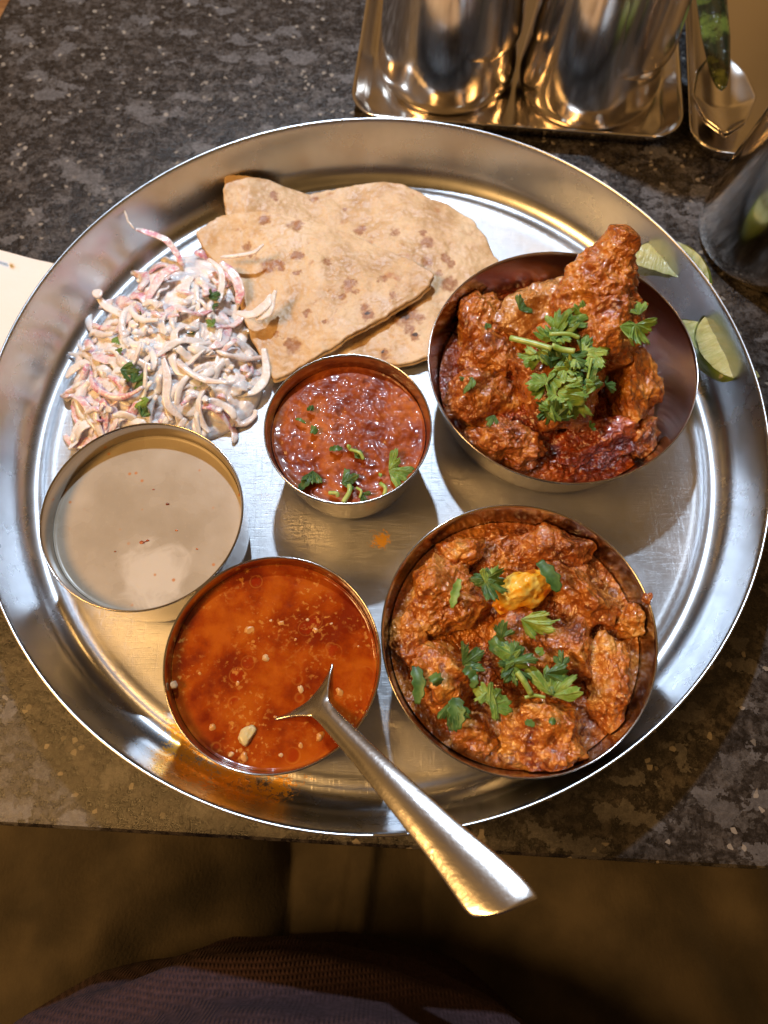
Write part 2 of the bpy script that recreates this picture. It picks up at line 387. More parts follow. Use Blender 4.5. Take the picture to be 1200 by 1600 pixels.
def disk(name, key, z, mat, hfun=None, n=140, m=220, parent=None, attrs=None, closed=True):
    x, y = B[key][:2]; R = wall_r(key, z)
    rr = np.linspace(0.00001, 1, n)[:, None] * R; th = np.linspace(0, 2 * np.pi, m, endpoint=False)[None, :]
    X = x + rr * np.cos(th); Y = y + rr * np.sin(th); Z = np.full_like(X, z)
    if hfun is not None: Z = Z + hfun(X, Y, rr / R * np.ones_like(th))
    Z = Z + .0007 * np.clip((rr - (R - .0016)) / .0016, 0, 1) ** 2
    P = np.stack([X, Y, Z], -1)
    low = P[-1:].copy(); low[..., 2] = z - .008; low[..., 0] = x + (low[..., 0] - x) * .97; low[..., 1] = y + (low[..., 1] - y) * .97
    c2 = low.copy(); c2[..., 0] = x + (c2[..., 0] - x) * .0005; c2[..., 1] = y + (c2[..., 1] - y) * .0005
    P = np.concatenate([P, low, c2])
    return build(name, P.reshape(-1, 3), grid_faces(n + 2, m, cv=True), mat, parent, attrs={a: f(P[..., 0], P[..., 1]) for a, f in (attrs or {}).items()})

# beige soup
k = M('beige_soup')
spk = k.vor(150, out='Distance'); big = k.noise(30, 4); fn = k.noise(900, 3)
dots = k.math('MULTIPLY', k.ramp(spk, (.07, 1.), (.14, 0.)), k.ramp(k.noise(60, 2), (.50, 0.), (.58, .8)))
c = k.ramp(big, (.35, (.37, .315, .24)), (.65, (.47, .41, .325)))
c = k.mix(k.ramp(fn, (.6, 0.), (.75, .25)), c, (.60, .48, .32))
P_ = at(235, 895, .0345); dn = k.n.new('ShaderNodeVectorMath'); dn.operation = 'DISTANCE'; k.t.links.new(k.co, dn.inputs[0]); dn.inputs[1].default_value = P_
sheen = k.math('ADD', k.math('MULTIPLY', dn.outputs['Value'], -40.), k.math('MULTIPLY', k.noise(55, 4, dist=1.5), 1.3))
c = k.mix(k.ramp(sheen, (-.35, 0.), (.35, .75)), c, (.62, .57, .49))  # pale sheen near the front painted into the soup colour, edge broken by noise
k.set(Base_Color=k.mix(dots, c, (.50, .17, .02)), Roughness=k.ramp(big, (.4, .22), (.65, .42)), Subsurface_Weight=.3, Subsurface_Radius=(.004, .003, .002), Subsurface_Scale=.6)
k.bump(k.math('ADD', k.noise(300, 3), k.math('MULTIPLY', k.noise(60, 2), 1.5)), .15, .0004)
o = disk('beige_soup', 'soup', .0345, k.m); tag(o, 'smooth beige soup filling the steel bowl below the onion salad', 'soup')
for i, (a, b2, s) in enumerate([(222, 848, .0011), (231, 845, .0007), (262, 788, .0008), (276, 829, .0006), (228, 846, .0006), (240, 765, .0005), (180, 862, .0005), (308, 858, .0005)]):
    P = at(a, b2, .0345)
    V, F = tube_arrays([[P[0] - s, P[1], P[2]], [P[0] - s * .3, P[1] + s * .2, P[2]], [P[0] + s, P[1], P[2]]], [s * .4, s * .8, s * .3], .0002, 8)
    o = build('oil_droplet', V, F, gravy); tag(o, 'tiny orange oil droplet floating on the beige soup', 'oil droplet', 'oil droplets on the beige soup')

# orange broth
k = M('orange_broth')
n = k.noise(55, 5, .6); f = k.noise(500, 4); v1 = k.vor(110, 'F1'); v2 = k.vor(240, 'F1')
c = k.ramp(n, (.38, (.19, .017, .002)), (.5, (.32, .046, .002)), (.62, (.43, .092, .005)))
ring = k.math('MULTIPLY', k.ramp(v1, (.30, 0.), (.34, .30), (.38, 0.)), k.ramp(k.noise(40, 2), (.46, 0.), (.56, 1.)))
c = k.mix(ring, c, (.60, .22, .03))
inn = k.math('MULTIPLY', k.ramp(v1, (.26, .7), (.31, 0.)), k.ramp(k.noise(40, 2), (.5, 0.), (.56, 1.)))
c = k.mix(inn, c, (.30, .022, .002))
c = k.mix(k.math('MULTIPLY', k.ramp(f, (.56, 0.), (.66, .75)), k.ramp(k.noise(45, 3), (.42, 0.), (.58, 1.))), c, (.62, .27, .05))
k.set(Base_Color=c, Roughness=.13, Specular_IOR_Level=.5, Subsurface_Weight=.35, Subsurface_Radius=(.008, .003, .0005), Subsurface_Scale=.6)
k.bump(k.math('ADD', k.math('MULTIPLY', f, .6), k.math('ADD', k.math('MULTIPLY', n, 2.), k.math('MULTIPLY', k.ramp(v1, (.28, 1.), (.36, 0.)), .5))), .12, .0005)
o = disk('orange_broth', 'spoon', .0375, k.m, lambda X, Y, r: .0003 * fbm(np.stack([X, Y, 0 * X], -1), 90, 3)); tag(o, 'thin orange-red broth with oil rings around the spoon', 'broth')

# ------------------------------------------------------------------ lumps
_ico = {}
def ico(n):
    if n not in _ico:
        bm = bmesh.new(); bmesh.ops.create_icosphere(bm, subdivisions=n, radius=1.)
        V = np.array([v.co[:] for v in bm.verts]); F = np.array([[v.index for v in f.verts] for f in bm.faces]); bm.free(); _ico[n] = (V, F)
    return _ico[n]
def rot(ax, ay, az):
    return np.array((Matrix.Rotation(az, 3, 'Z') @ Matrix.Rotation(ay, 3, 'Y') @ Matrix.Rotation(ax, 3, 'X')))
def clamp_bowl(P, key, soft=.0012):
    x, y, r, H, rb = B[key]
    z = np.clip(P[:, 2], .0036, None); lim = np.interp(z, [.0036, .008, .0021 + H], [rb - .006, rb - .0012, r - .0016])
    d = np.hypot(P[:, 0] - x, P[:, 1] - y); inside = P[:, 2] < .0021 + H + .002
    s = np.where(inside & (d > lim), lim / np.maximum(d, 1e-6), 1.)
    P[:, 0] = x + (P[:, 0] - x) * s; P[:, 1] = y + (P[:, 1] - y) * s; P[:, 2] = z
    return P
def lump(name, c, radii, ang, mat, seed, key=None, sub=6, planes=5, rough=1.0, parent=None, cutr=(.62, .85), lowamp=.22, flat=0, zmin=None):
    rs = np.random.RandomState(seed); V, F = ico(sub); V = V.copy()
    for _ in range(planes):
        nrm = rs.normal(size=3); nrm /= np.linalg.norm(nrm); d = rs.uniform(*cutr); s = V @ nrm; ex = np.clip(s - d, 0, None); V = V - (ex * .85)[:, None] * nrm
    V = V * (1 + lowamp * fbm(V, 1.3, 3, off=seed * 3.7))[:, None]
    P = (V * np.array(radii)) @ rot(*ang).T + np.array(c)
    nr = P - np.array(c); nr /= np.linalg.norm(nr, axis=1)[:, None]
    d = (.0008 * ridged(P, 130, 2, off=seed) + .0024 * fbm(P, 75, 3, off=seed * 1.3)) + (.0009 * fbm(P, 330, 3, off=seed)) * np.clip(.5 + 1.5 * fbm(P, 60, 1, off=seed + 4), .15, 1.4) - .0007
    P = P + nr * (rough * d)[:, None]
    if key: P = clamp_bowl(P, key)
    if zmin is not None: P[:, 2] = np.maximum(P[:, 2], zmin)
    return build(name, P, F, mat, parent)

def lump_at(px, py, z, rx, ry, rz, rotz, mat, seed, key, label, **kw):
    o = lump(kw.pop('name', 'chicken_piece'), at(px, py, z), (rx, ry, rz), (kw.pop('ax', 0), kw.pop('ay', 0), rotz), mat, seed, key, **kw)
    tag(o, label, kw.get('cat', 'chicken piece'), 'chicken pieces in the curry bowls'); return o

# broth bits
def bits(name, spots, z, mat, label, cat, group, flat=.45):
    for i, (a, b2, s) in enumerate(spots):
        o = lump(name, at(a, b2, z), (s, s * .75, s * flat), (0, 0, a), mat, 40 + i, sub=3, planes=4, rough=.25)
        tag(o, label, cat, group)
garlic = plain('pale_garlic', (.62, .52, .26), .35, Subsurface_Weight=.4, Subsurface_Radius=(.003, .002, .001), Subsurface_Scale=.5).m
o = lump('garlic_clove', at(386, 1150, .038), (.0042, .0030, .0018), (0, 0, 1.1), garlic, 5, sub=4, planes=2, rough=.15); tag(o, 'pale yellow garlic piece floating in the orange broth', 'garlic')
_bits = [(390, 985, .003), (396, 1000, .0022), (398, 965, .002), (424, 970, .002), (440, 974, .0022), (480, 968, .0019), (492, 985, .0022), (518, 975, .0018),
    (462, 1000, .0015), (366, 1050, .0016), (372, 1068, .0015), (470, 1078, .003), (530, 1082, .0025), (528, 1105, .0018), (500, 1150, .003), (334, 1128, .0022), (332, 1138, .0018),
    (372, 1172, .003), (382, 1182, .0024), (362, 1178, .002), (312, 1052, .0014), (415, 1028, .003), (450, 1040, .0016), (545, 1060, .0018), (430, 1120, .0016), (412, 1100, .0014),
    (470, 1165, .0018), (440, 1180, .0016), (560, 1010, .0014), (330, 1010, .0014)]
bits('onion_bit', [(a, b2, q * .8) for a, b2, q in _bits[::2]], .0371, plain('cooked_onion', (.58, .27, .07), .3).m, 'small cooked onion bit floating in the orange broth', 'onion bit', 'onion bits in the orange broth')
bits('onion_bit', [(a, b2, q * .65) for a, b2, q in _bits[1::2]], .0370, plain('pale_onion', (.60, .38, .17), .35).m, 'tiny pale onion crumb floating in the orange broth', 'onion bit', 'onion bits in the orange broth')
o = lump('onion_bit', at(271, 1070, .0405) + np.array([.0005, 0, 0]), (.0022, .0016, .0010), (0, 1.2, .3), plain('dry_onion', (.50, .40, .26), .5).m, 61, sub=3, rough=.3); tag(o, 'onion bit stuck to the inner wall of the broth bowl', 'onion bit')

# ------------------------------------------------------------------ leaves
def leaf(name, P, size, az, tilt, roll_, seed, mat, label, group, curl=.5, stem=True, kindn='coriander leaf', lobes=3):
    """a fan-shaped coriander leaf: deep lobes, blunt teeth, radiating veins, folded and curled; P its middle"""
    rs = np.random.RandomState(seed); nT, nR = 81, 12
    half = rs.uniform(1.2, 1.6) if lobes == 5 else rs.uniform(.85, 1.2)
    nl = 5 if lobes == 5 else 3; th = np.linspace(-half, half, nT); u = np.linspace(.03, 1, nR); w = th / half
    cen = np.linspace(-.74, .74, nl) * half + rs.uniform(-.14, .14, nl); Rl = rs.uniform(.70, 1.05, nl); Rl[nl // 2] *= 1.12; wl_ = half / nl * rs.uniform(1.0, 1.5, nl)
    dl = np.abs(th[:, None] - cen[None]); Rr = (Rl * np.clip(1 - (dl / wl_ / 1.15) ** 2.4, .0, 1) ** .6).max(1); Rr = np.maximum(Rr, .42 + .05 * rs.normal())
    Rr = Rr * (1 + .15 * np.abs(np.sin(th * rs.uniform(9, 12) + rs.uniform(0, 6))) ** .7 - .07 + .05 * rs.normal(size=nT))
    nearest = dl.min(1)
    U, TH = np.meshgrid(u, th, indexing='ij'); RR = U * (Rr[None] ** (U ** .8))
    x = RR * np.cos(TH) - .45; y = RR * np.sin(TH)
    z = rs.uniform(.03, .12) * U * np.cos(nearest[None] * 7) + .16 * U * U * np.sin(TH * rs.uniform(1.5, 3.5) + rs.uniform(0, 6))
    V = np.stack([x, y, z], -1).reshape(-1, 3)
    vein = (np.clip(1 - nearest * 14, 0, 1)[None] * (1 - .5 * U) + .25 * (np.sin(U * 20 - nearest[None] * 25) > .8)).ravel()
    ca = rs.uniform(0, 3.14); ax = np.array([math.cos(ca), math.sin(ca)]); sg = V[:, :2] @ ax
    V[:, 2] += curl * sg * sg * rs.choice([-1, -1, 1]) + .07 * fbm(V, 1.8, 2, off=seed)
    V = V * size * 1.12; V = V @ rot(roll_ + rs.uniform(-.35, .35) * curl * 2, tilt + rs.uniform(-.3, .3) * curl * 2, az).T + np.array(P)
    o = build(name, V, grid_faces(nR, nT), mat, attrs={'vein': vein})
    md = o.modifiers.new('thickness', 'SOLIDIFY'); md.thickness = .00025
    if label: tag(o, label, kindn, group)
    return o
def stem(P0, P1, r, label, group, bend=.001, mat=None, seed=0):
    P0, P1 = np.array(P0), np.array(P1); md = (P0 + P1) / 2 + np.array([0, 0, bend]) + np.random.RandomState(seed).normal(size=3) * .0008
    V, F = tube_arrays(catmull([P0, md, P1], 12), r, r * .85, 8); o = build('coriander_stalk', V, F, mat or stem_m); tag(o, label, 'coriander stalk', group); return o

# ------------------------------------------------------------------ lower right curry
def mound(cx, cy, amp, sx, sy): return lambda X, Y: amp * np.exp(-((X - cx) / sx) ** 2 - ((Y - cy) / sy) ** 2)
def gravy_h(seed, scale=1.0, mo=None):
    def h(X, Y, r):
        P = np.stack([X, Y, 0 * X], -1)
        e = np.clip((1 - r) * 9, 0, 1)
        z = (.0020 * fbm(P, 60, 4, off=seed) + .0012 * ridged(P, 170, 3, off=seed) + .0008 * fbm(P, 430, 3)) * scale * (.3 + .7 * e)
        if mo: z = z + mo(X, Y)
        return z
    return h
o = disk('curry_gravy', 'br', .0255, masala, gravy_h(3), n=220, m=420); tag(o, 'thick orange-red gravy around the chicken in the bowl nearest the table edge', 'gravy')
specs = [
 (690, 925, .031, .0205, .0175, .014, .3, masala_pale, 101, 'large angular curry-coated chicken piece in the upper left of the lower bowl', 7),
 (702, 1058, .031, .0165, .0150, .013, .1, masala_pale, 112, 'squarish chicken piece on the left of the lower bowl, with leaf scraps on it', 7),
 (845, 1145, .030, .0210, .0155, .014, -.1, masala_pale, 123, 'broad chicken piece at the near edge of the lower bowl', 7),
 (905, 925, .028, .0185, .0150, .012, -.5, masala, 134, 'ragged chicken piece at the upper right of the lower bowl', 7),
 (948, 1075, .028, .0095, .0225, .012, -.1, masala_pale, 145, 'long narrow chicken strip lying along the right side of the lower bowl', 7),
 (985, 975, .029, .0100, .0075, .008, .2, masala_pale, 156, 'small chicken scrap against the right wall of the lower bowl', 6),
 (868, 852, .027, .0165, .0120, .011, .4, masala, 167, 'reddish chicken piece at the far edge of the lower bowl', 7),
 (715, 862, .027, .0130, .0080, .009, .0, masala_pale, 178, 'low chicken piece along the far left wall of the lower bowl', 6),
 (830, 1010, .030, .0170, .0170, .010, .9, masala, 189, 'gravy-covered chicken piece under the coriander at the centre of the lower bowl', 7),
 (890, 1010, .029, .0130, .0160, .011, .4, masala, 193, 'reddish chicken piece between the coriander and the long strip', 6),
 (645, 1000, .027, .0100, .0130, .009, .0, masala, 201, 'dark chicken scrap against the left wall of the lower bowl', 6),
 (745, 1150, .027, .0120, .0100, .008, .5, masala, 212, 'small gravy-coated scrap between the near pieces of the lower bowl', 6)]
for px, py, z, a, b2, c2, rz, mt, sd, lab, sub in specs:
    lump_at(px, py, z, a, b2, c2, rz, mt, sd, 'br', lab, sub=sub, planes=7, cutr=(.5, .85))
k = M('yellow_potato'); n = k.noise(130, 4)
k.set(Base_Color=k.ramp(n, (.38, (.62, .16, .010)), (.46, (.88, .42, .020)), (.6, (.92, .66, .14))), Roughness=.25, Subsurface_Weight=.3, Subsurface_Radius=(.004, .002, .001), Subsurface_Scale=.5); k.bump(n, .3, .0006)
o = lump('potato_piece', at(818, 922, .0355), (.0130, .0085, .0080), (0, 0, .5), k.m, 77, 'br', sub=6, planes=4, rough=.15)
tag(o, 'smooth yellow-orange potato piece near the centre of the lower curry bowl', 'potato')
o = lump('curry_crumb', at(1012, 935, .040), (.0022, .0022, .002), (0, 0, 0), masala, 78, sub=4, rough=.5); tag(o, 'brown crumb of curry stuck on the right rim of the lower bowl', 'crumb')

# ------------------------------------------------------------------ upper right curry
o = disk('curry_gravy', 'tr', .0135, gravy, gravy_h(9, 1.2, lambda X, Y: .013 * np.exp(-((X - .078) / .034) ** 2 - ((Y - .018) / .045) ** 2) - .016 * np.clip((X + .35 * Y - .118) / .012, 0, 1)), n=220, m=420)
tag(o, 'thick dark orange gravy under the drumstick in the upper bowl', 'gravy')
specs = [
 (775, 545, .024, .0195, .0190, .015, .3, masala, 301, 'bumpy chicken piece at the left of the upper bowl, coated in masala', 7),
 (755, 620, .026, .0165, .0160, .013, .8, masala, 312, 'rounded curry-coated piece low on the left of the upper bowl', 7),
 (790, 690, .026, .0190, .0130, .012, -.5, masala, 323, 'wide chicken piece at the near left of the upper bowl', 7),
 (930, 690, .022, .0220, .0125, .012, .25, gravy, 334, 'dark red smooth chicken piece at the near side of the upper bowl', 7),
 (985, 610, .027, .0140, .0210, .015, .1, masala, 345, 'ragged chicken piece at the right, beside the bare steel of the upper bowl', 7),
 (870, 600, .032, .0230, .0230, .016, .3, masala, 356, 'mound of chicken under the pile of coriander in the upper bowl', 7),
 (850, 495, .034, .0260, .0150, .015, .5, skin_m, 367, 'pale-skinned chicken thigh at the far side of the upper bowl', 7),
 (745, 500, .024, .0120, .0180, .012, -.3, masala, 378, 'chicken scrap against the far left wall of the upper bowl', 6),
 (880, 555, .036, .0200, .0180, .014, .0, masala, 389, 'chicken lump behind the coriander stems in the upper bowl', 6),
 (1000, 680, .020, .0120, .0100, .009, .6, masala, 390, 'small oily scrap at the near right of the upper bowl', 6)]
for px, py, z, a, b2, c2, rz, mt, sd, lab, sub in specs:
    lump_at(px, py, z, a, b2, c2, rz, mt, sd, 'tr', lab, sub=sub, planes=6, cutr=(.55, .85))
# drumstick
n_, m_ = 190, 190
A = at(935, 585, .034); Bq = at(930, 470, .048); Cq = at(955, 408, .062); Dq = at(981, 352, .074)
path = catmull([A, (A + Bq) / 2 + np.array([0, 0, .002]), Bq, Cq, Dq], n_); t = np.linspace(0, 1, n_)
rad = np.interp(t, [0, .06, .25, .5, .68, .80, .90, .965, 1], [.004, .012, .0195, .0205, .0150, .0100, .0074, .0066, .0010])
T = np.gradient(path, axis=0); T /= np.linalg.norm(T, axis=1)[:, None]; Bn = np.cross(T, [0, 0, 1]); Bn /= np.linalg.norm(Bn, axis=1)[:, None]; Nn = np.cross(Bn, T)
aa = np.linspace(0, 2 * np.pi, m_, endpoint=False)
D = Bn[:, None] * np.cos(aa)[None, :, None] + Nn[:, None] * np.sin(aa)[None, :, None]
Pd = path[:, None] + D * rad[:, None, None]
amp = np.clip(rad / .012, 0, 1)[:, None]
disp = .0046 * fbm(Pd, 55, 3, off=2) + .0012 * ridged(Pd, 130, 2, off=5) + .0011 * fbm(Pd, 330, 3, off=9)
Pd = Pd + D * (disp * amp - .0012 * amp)[..., None]
o = build('drumstick', Pd.reshape(-1, 3), grid_faces(n_, m_, cv=True), masala); tag(o, 'chicken drumstick in orange masala sticking out over the far rim of the upper bowl', 'drumstick')

# ------------------------------------------------------------------ small bowl gravy
o = disk('brown_gravy', 'small', .0365, thin_gravy, lambda X, Y, r: (.0009 * fbm(np.stack([X, Y, 0 * X], -1), 70, 3, off=4) + .0005 * fbm(np.stack([X, Y, 0 * X], -1), 220, 2, off=4)) * np.clip((1 - r) * 8, .15, 1), n=200, m=360)
tag(o, 'glossy lumpy red-brown gravy in the smallest bowl', 'gravy')

GT, GB, GS = 'coriander on the upper curry bowl', 'coriander on the lower curry bowl', 'coriander bits on the small bowl'
def surf_z(key):  # rough heights for leaf placement
    return {'tr': .054, 'br': .043, 'small': .0385}[key]
L = leaf
lt = [(845, 590, .0075, 2.2, .1, 'curved pale leaf at the left of the coriander pile'), (832, 560, .0085, 3.0, .2, 'frilly leaf at the left end of the coriander stems'), (840, 610, .0075, 3.6, -.2, 'leaf hanging to the lower left of the coriander pile'),
      (875, 590, .0105, -.4, .2, 'broad serrated leaf at the middle of the coriander pile'), (890, 615, .0105, -.2, .1, 'large bright leaf spreading right in the coriander pile'), (870, 640, .0100, -1.9, .2, 'long leaf hanging down at the near end of the coriander pile'),
      (905, 630, .0090, -.8, .1, 'forked bright leaf at the near right of the coriander pile'), (870, 500, .0100, 1.4, -.2, 'upright leaf at the far end of the coriander pile'), (895, 500, .0110, .7, -.1, 'wide veined leaf at the far right of the pile'),
      (920, 485, .0085, 1.2, -.3, 'small pointed leaf at the far right tip of the pile'), (925, 545, .0100, .5, .0, 'pale folded leaf right of the coriander stems'), (930, 560, .0085, -1.2, .2, 'small leaf curling down on the right of the stems'),
      (860, 520, .0090, 2.0, -.1, 'bluish frilly leaf above the coriander stems'), (985, 515, .0100, -.3, .2, 'curled leaf lying on the drumstick'), (995, 480, .0080, 1.7, .4, 'narrow leaf standing on the drumstick side'),
      (1000, 520, .0085, -.9, .4, 'leaf tip hanging from the drumstick over bare steel'), (895, 580, .0090, 1.9, .3, 'dark leaf deep in the centre of the pile'), (880, 565, .0095, -2.2, .3, 'shaded leaf under the coriander stems'),
      (850, 645, .0070, -2.6, .1, 'dim leaf below left of the pile')]
for i, (px, py, s, az, tl_, lab) in enumerate(lt):
    z = .056 if 840 < px < 940 else .0535
    if py < 520: z = .058
    if px > 980: z = .062
    if py > 620: z = .050
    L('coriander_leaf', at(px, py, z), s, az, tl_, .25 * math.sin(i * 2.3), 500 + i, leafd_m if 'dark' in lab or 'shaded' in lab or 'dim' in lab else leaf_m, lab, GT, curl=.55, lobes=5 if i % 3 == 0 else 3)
rp = np.random.RandomState(77)
for i in range(20):
    a_ = rp.uniform(0, 6.28); q_ = rp.uniform(0, 1) ** .6
    L('coriander_leaf', at(878 + 58 * q_ * math.cos(a_), 568 + 80 * q_ * math.sin(a_), .0545 + .004 * (1 - q_)), rp.uniform(.0055, .0085), rp.uniform(0, 6.28), rp.uniform(-.5, .5), rp.uniform(-.5, .5), 1200 + i,
      leaf_m if i % 3 else leafd_m, 'small crumpled bright leaf in the thick of the upper coriander pile' if i % 3 else 'small dark leaf showing between others in the upper coriander pile', GT, curl=.7, lobes=5 if i % 2 else 3)
stem(at(797, 528, .056), at(862, 545, .060), .0014, 'thick pale coriander stem crossing the left of the upper pile', GT, seed=1)
stem(at(862, 540, .060), at(898, 549, .060), .0014, 'short bright coriander stem at the middle of the upper pile', GT, seed=2)
stem(at(858, 522, .061), at(905, 528, .061), .0010, 'slim coriander stem above the thick one on the upper pile', GT, seed=3)
stem(at(925, 560, .058), at(918, 592, .055), .0006, 'thin coriander stalk hanging down in the upper bowl', GT, seed=4)
for px, py, z, s, lab in [(818, 478, .049, .0055, 'dull leaf scrap lying on the pale chicken skin'), (733, 598, .041, .0060, 'dark leaf scrap at the left of the upper bowl'), (769, 655, .042, .0050, 'two-lobed leaf scrap on the near left chicken piece'),
                          (762, 508, .040, .0030, 'tiny leaf scrap near the far left wall of the upper bowl'), (952, 600, .045, .0055, 'wet leaf scrap half under the gravy on the right'), (925, 665, .040, .0030, 'faint leaf scrap below the pile')]:
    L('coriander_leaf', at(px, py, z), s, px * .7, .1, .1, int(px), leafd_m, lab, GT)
lb = [(768, 905, .0080, 1.2, 'm', 'pointed leaf at the far end of the lower bowl'), (772, 915, .0090, -.6, 'd', 'dark ribbed leaf beside the potato piece'), (760, 905, .0075, 2.9, 'd', 'dull folded leaf left of the potato piece'),
      (800, 1018, .0110, 1.2, 'd', 'large dark round leaf at the centre of the lower bowl'), (795, 1025, .0095, 2.8, 'm', 'pale leaf stretching left from the centre leaf'), (812, 1040, .0080, -.2, 'm', 'small pale leaf right of the centre leaf'),
      (795, 1050, .0085, 3.9, 'd', 'curled dull leaf below the centre leaf'), (805, 1055, .0070, -1.3, 'd', 'leaf hanging under the centre leaf'), (832, 975, .0100, -.4, 'm', 'three-fingered leaf right of the potato piece'),
      (870, 1065, .0115, 1.1, 'm', 'broad bright green leaf at the right of the lower bowl'), (868, 1060, .0085, -.5, 'd', 'dark half of the broad leaf at the right'), (878, 1030, .0060, 1.5, 'd', 'small leaf above the broad bright leaf'),
      (770, 1095, .0095, -1.5, 'm', 'bright forked leaf at the near centre of the lower bowl'), (775, 1090, .0080, .9, 'm', 'spiky leaf tip beside the bright forked leaf'), (708, 1115, .0095, -1.4, 'd', 'flat dark leaf on the near side of the square chicken piece'),
      (735, 1030, .0080, .6, 'd', 'shaded leaf between the two left chicken pieces'), (786, 985, .0065, 1.3, 'd', 'small bluish leaf between potato and centre leaf')]
for i, (px, py, s, az, mt, lab) in enumerate(lb):
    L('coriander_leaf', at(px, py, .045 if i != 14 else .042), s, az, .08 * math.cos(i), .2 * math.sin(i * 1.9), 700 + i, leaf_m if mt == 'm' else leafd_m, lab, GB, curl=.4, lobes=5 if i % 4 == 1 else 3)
def strip(px0, py0, px1, py1, w, z, mat, label, group, seed=0):
    P0, P1 = at(px0, py0, z), at(px1, py1, z); mid = (P0 + P1) / 2 + np.array([0, 0, .0012]) + np.random.RandomState(seed).normal(size=3) * .0006
    tt = np.linspace(0, 1, 18); V, F = tube_arrays(catmull([P0, mid, P1], 18), w * (np.sin(np.pi * (tt * .84 + .1)) ** .6) * (1 + .18 * np.sin(tt * 23 + seed)), .00025, 10, cup=.35)
    o = build('coriander_strip', V, F, mat, attrs={'vein': np.zeros(len(V))}); tag(o, label, 'coriander strip', group)
strip(842, 878, 872, 925, .0030, .046, leafd_m, 'long cut leaf strip right of the potato piece', GB, 1)
strip(718, 905, 706, 950, .0018, .047, leaf_m, 'thin bent green strip on the large angular chicken piece', GB, 2)
strip(648, 1040, 652, 1100, .0026, .041, leafd_m, 'dark strip along the left wall of the lower bowl', GB, 3)
strip(712, 1090, 714, 1140, .0034, .042, leafd_m, 'wide dark strip below the square chicken piece', GB, 4)
strip(675, 1055, 685, 1070, .0024, .045, leafd_m, 'small oval scrap on the square chicken piece', GB, 5)
strip(725, 1045, 745, 1062, .0020, .045, leafd_m, 'narrow scrap at the right edge of the square chicken piece', GB, 6)
strip(736, 1052, 737, 1075, .0016, .045, leafd_m, 'short scrap hanging beside the square chicken piece', GB, 7)
strip(820, 1130, 835, 1135, .0014, .046, leafd_m, 'tiny green fleck on the near chicken piece', GB, 8)
strip(858, 1125, 868, 1128, .0014, .046, leafd_m, 'green fleck right of centre on the near chicken piece', GB, 9)
strip(836, 1015, 845, 1025, .0016, .044, leaf_m, 'small green fleck between centre leaf and broad leaf', GB, 10)
stem(at(808, 1050, .046), at(830, 1085, .044), .0012, 'pale coriander stalk pointing to the near side of the lower bowl', GB, seed=6)
stem(at(840, 972, .047), at(875, 968, .047), .00035, 'hair-thin coriander stalk curling beside the three-fingered leaf', GB, seed=7)
stem(at(820, 1090, .044), at(852, 1090, .044), .0007, 'thin stalk lying below the broad bright leaf', GB, seed=8)
zs = .0385
L('coriander_leaf', at(622, 733, zs), .0085, .1, 0, .1, 801, leaf_m, 'fan-shaped leaf at the right of the small bowl', GS, curl=.15, lobes=5)
L('coriander_leaf', at(545, 752, zs), .0070, .4, 0, .1, 802, leafd_m, 'blocky leaf at the near side of the small bowl', GS, curl=.15)
L('coriander_leaf', at(488, 745, zs), .0065, -1.6, 0, .1, 803, leafd_m, 'curled leaf at the near left of the small bowl', GS, curl=.3)
L('coriander_leaf', at(560, 710, zs), .0045, .8, 0, .1, 804, leafd_m, 'little leaf at the tip of the short stalk in the small bowl', GS, curl=.3)
L('coriander_leaf', at(568, 775, zs), .0040, -.8, 0, .1, 806, leafd_m, 'scrap leaf against the near rim of the small bowl', GS, curl=.3)
strip(468, 765, 482, 742, .0020, zs, leafd_m, 'long dark strip at the near left of the small bowl', GS, 11)
strip(515, 702, 535, 701, .0014, zs, leafd_m, 'dull scrap at the centre of the small bowl', GS, 12)
strip(486, 673, 495, 677, .0020, zs, leafd_m, 'round grey-green scrap at the left of the small bowl', GS, 13)
strip(480, 640, 487, 641, .0014, zs, leafd_m, 'pale scrap at the far left of the small bowl', GS, 14)
strip(462, 655, 478, 662, .0008, zs, leafd_m, 'thread-like scrap at the far left of the small bowl', GS, 15)
stem(at(546, 702, zs), at(568, 718, zs), .0008, 'short pale stalk with a knob in the small bowl', GS, bend=.0003)
stem(at(546, 758, zs), at(536, 785, zs), .0011, 'thick stalk under the blocky leaf in the small bowl', GS, bend=.0003)
stem(at(557, 762, zs), at(562, 778, zs), .0006, 'fine stalk beside the blocky leaf in the small bowl', GS, bend=.0003)
stem(at(594, 755, zs), at(600, 775, zs), .0009, 'stalk at the near right of the small bowl', GS, bend=.0003)
stem(at(514, 770, zs), at(528, 776, zs), .0009, 'pale stalk piece at the near left rim of the small bowl', GS, bend=.0003)
o = lump('coriander_stalk', at(594, 742, zs), (.0010, .0014, .0009), (0, 0, 0), stem_m, 81, sub=3, rough=.1); tag(o, 'yellow-green stalk knob in the small bowl', 'coriander stalk', GS)
o = lump('coriander_stalk', at(545, 698, zs + .0008), (.0011, .0015, .0010), (0, 0, 0), stem_m, 82, sub=3, rough=.1); tag(o, 'pale knob at the end of the short stalk in the small bowl', 'coriander stalk', GS)

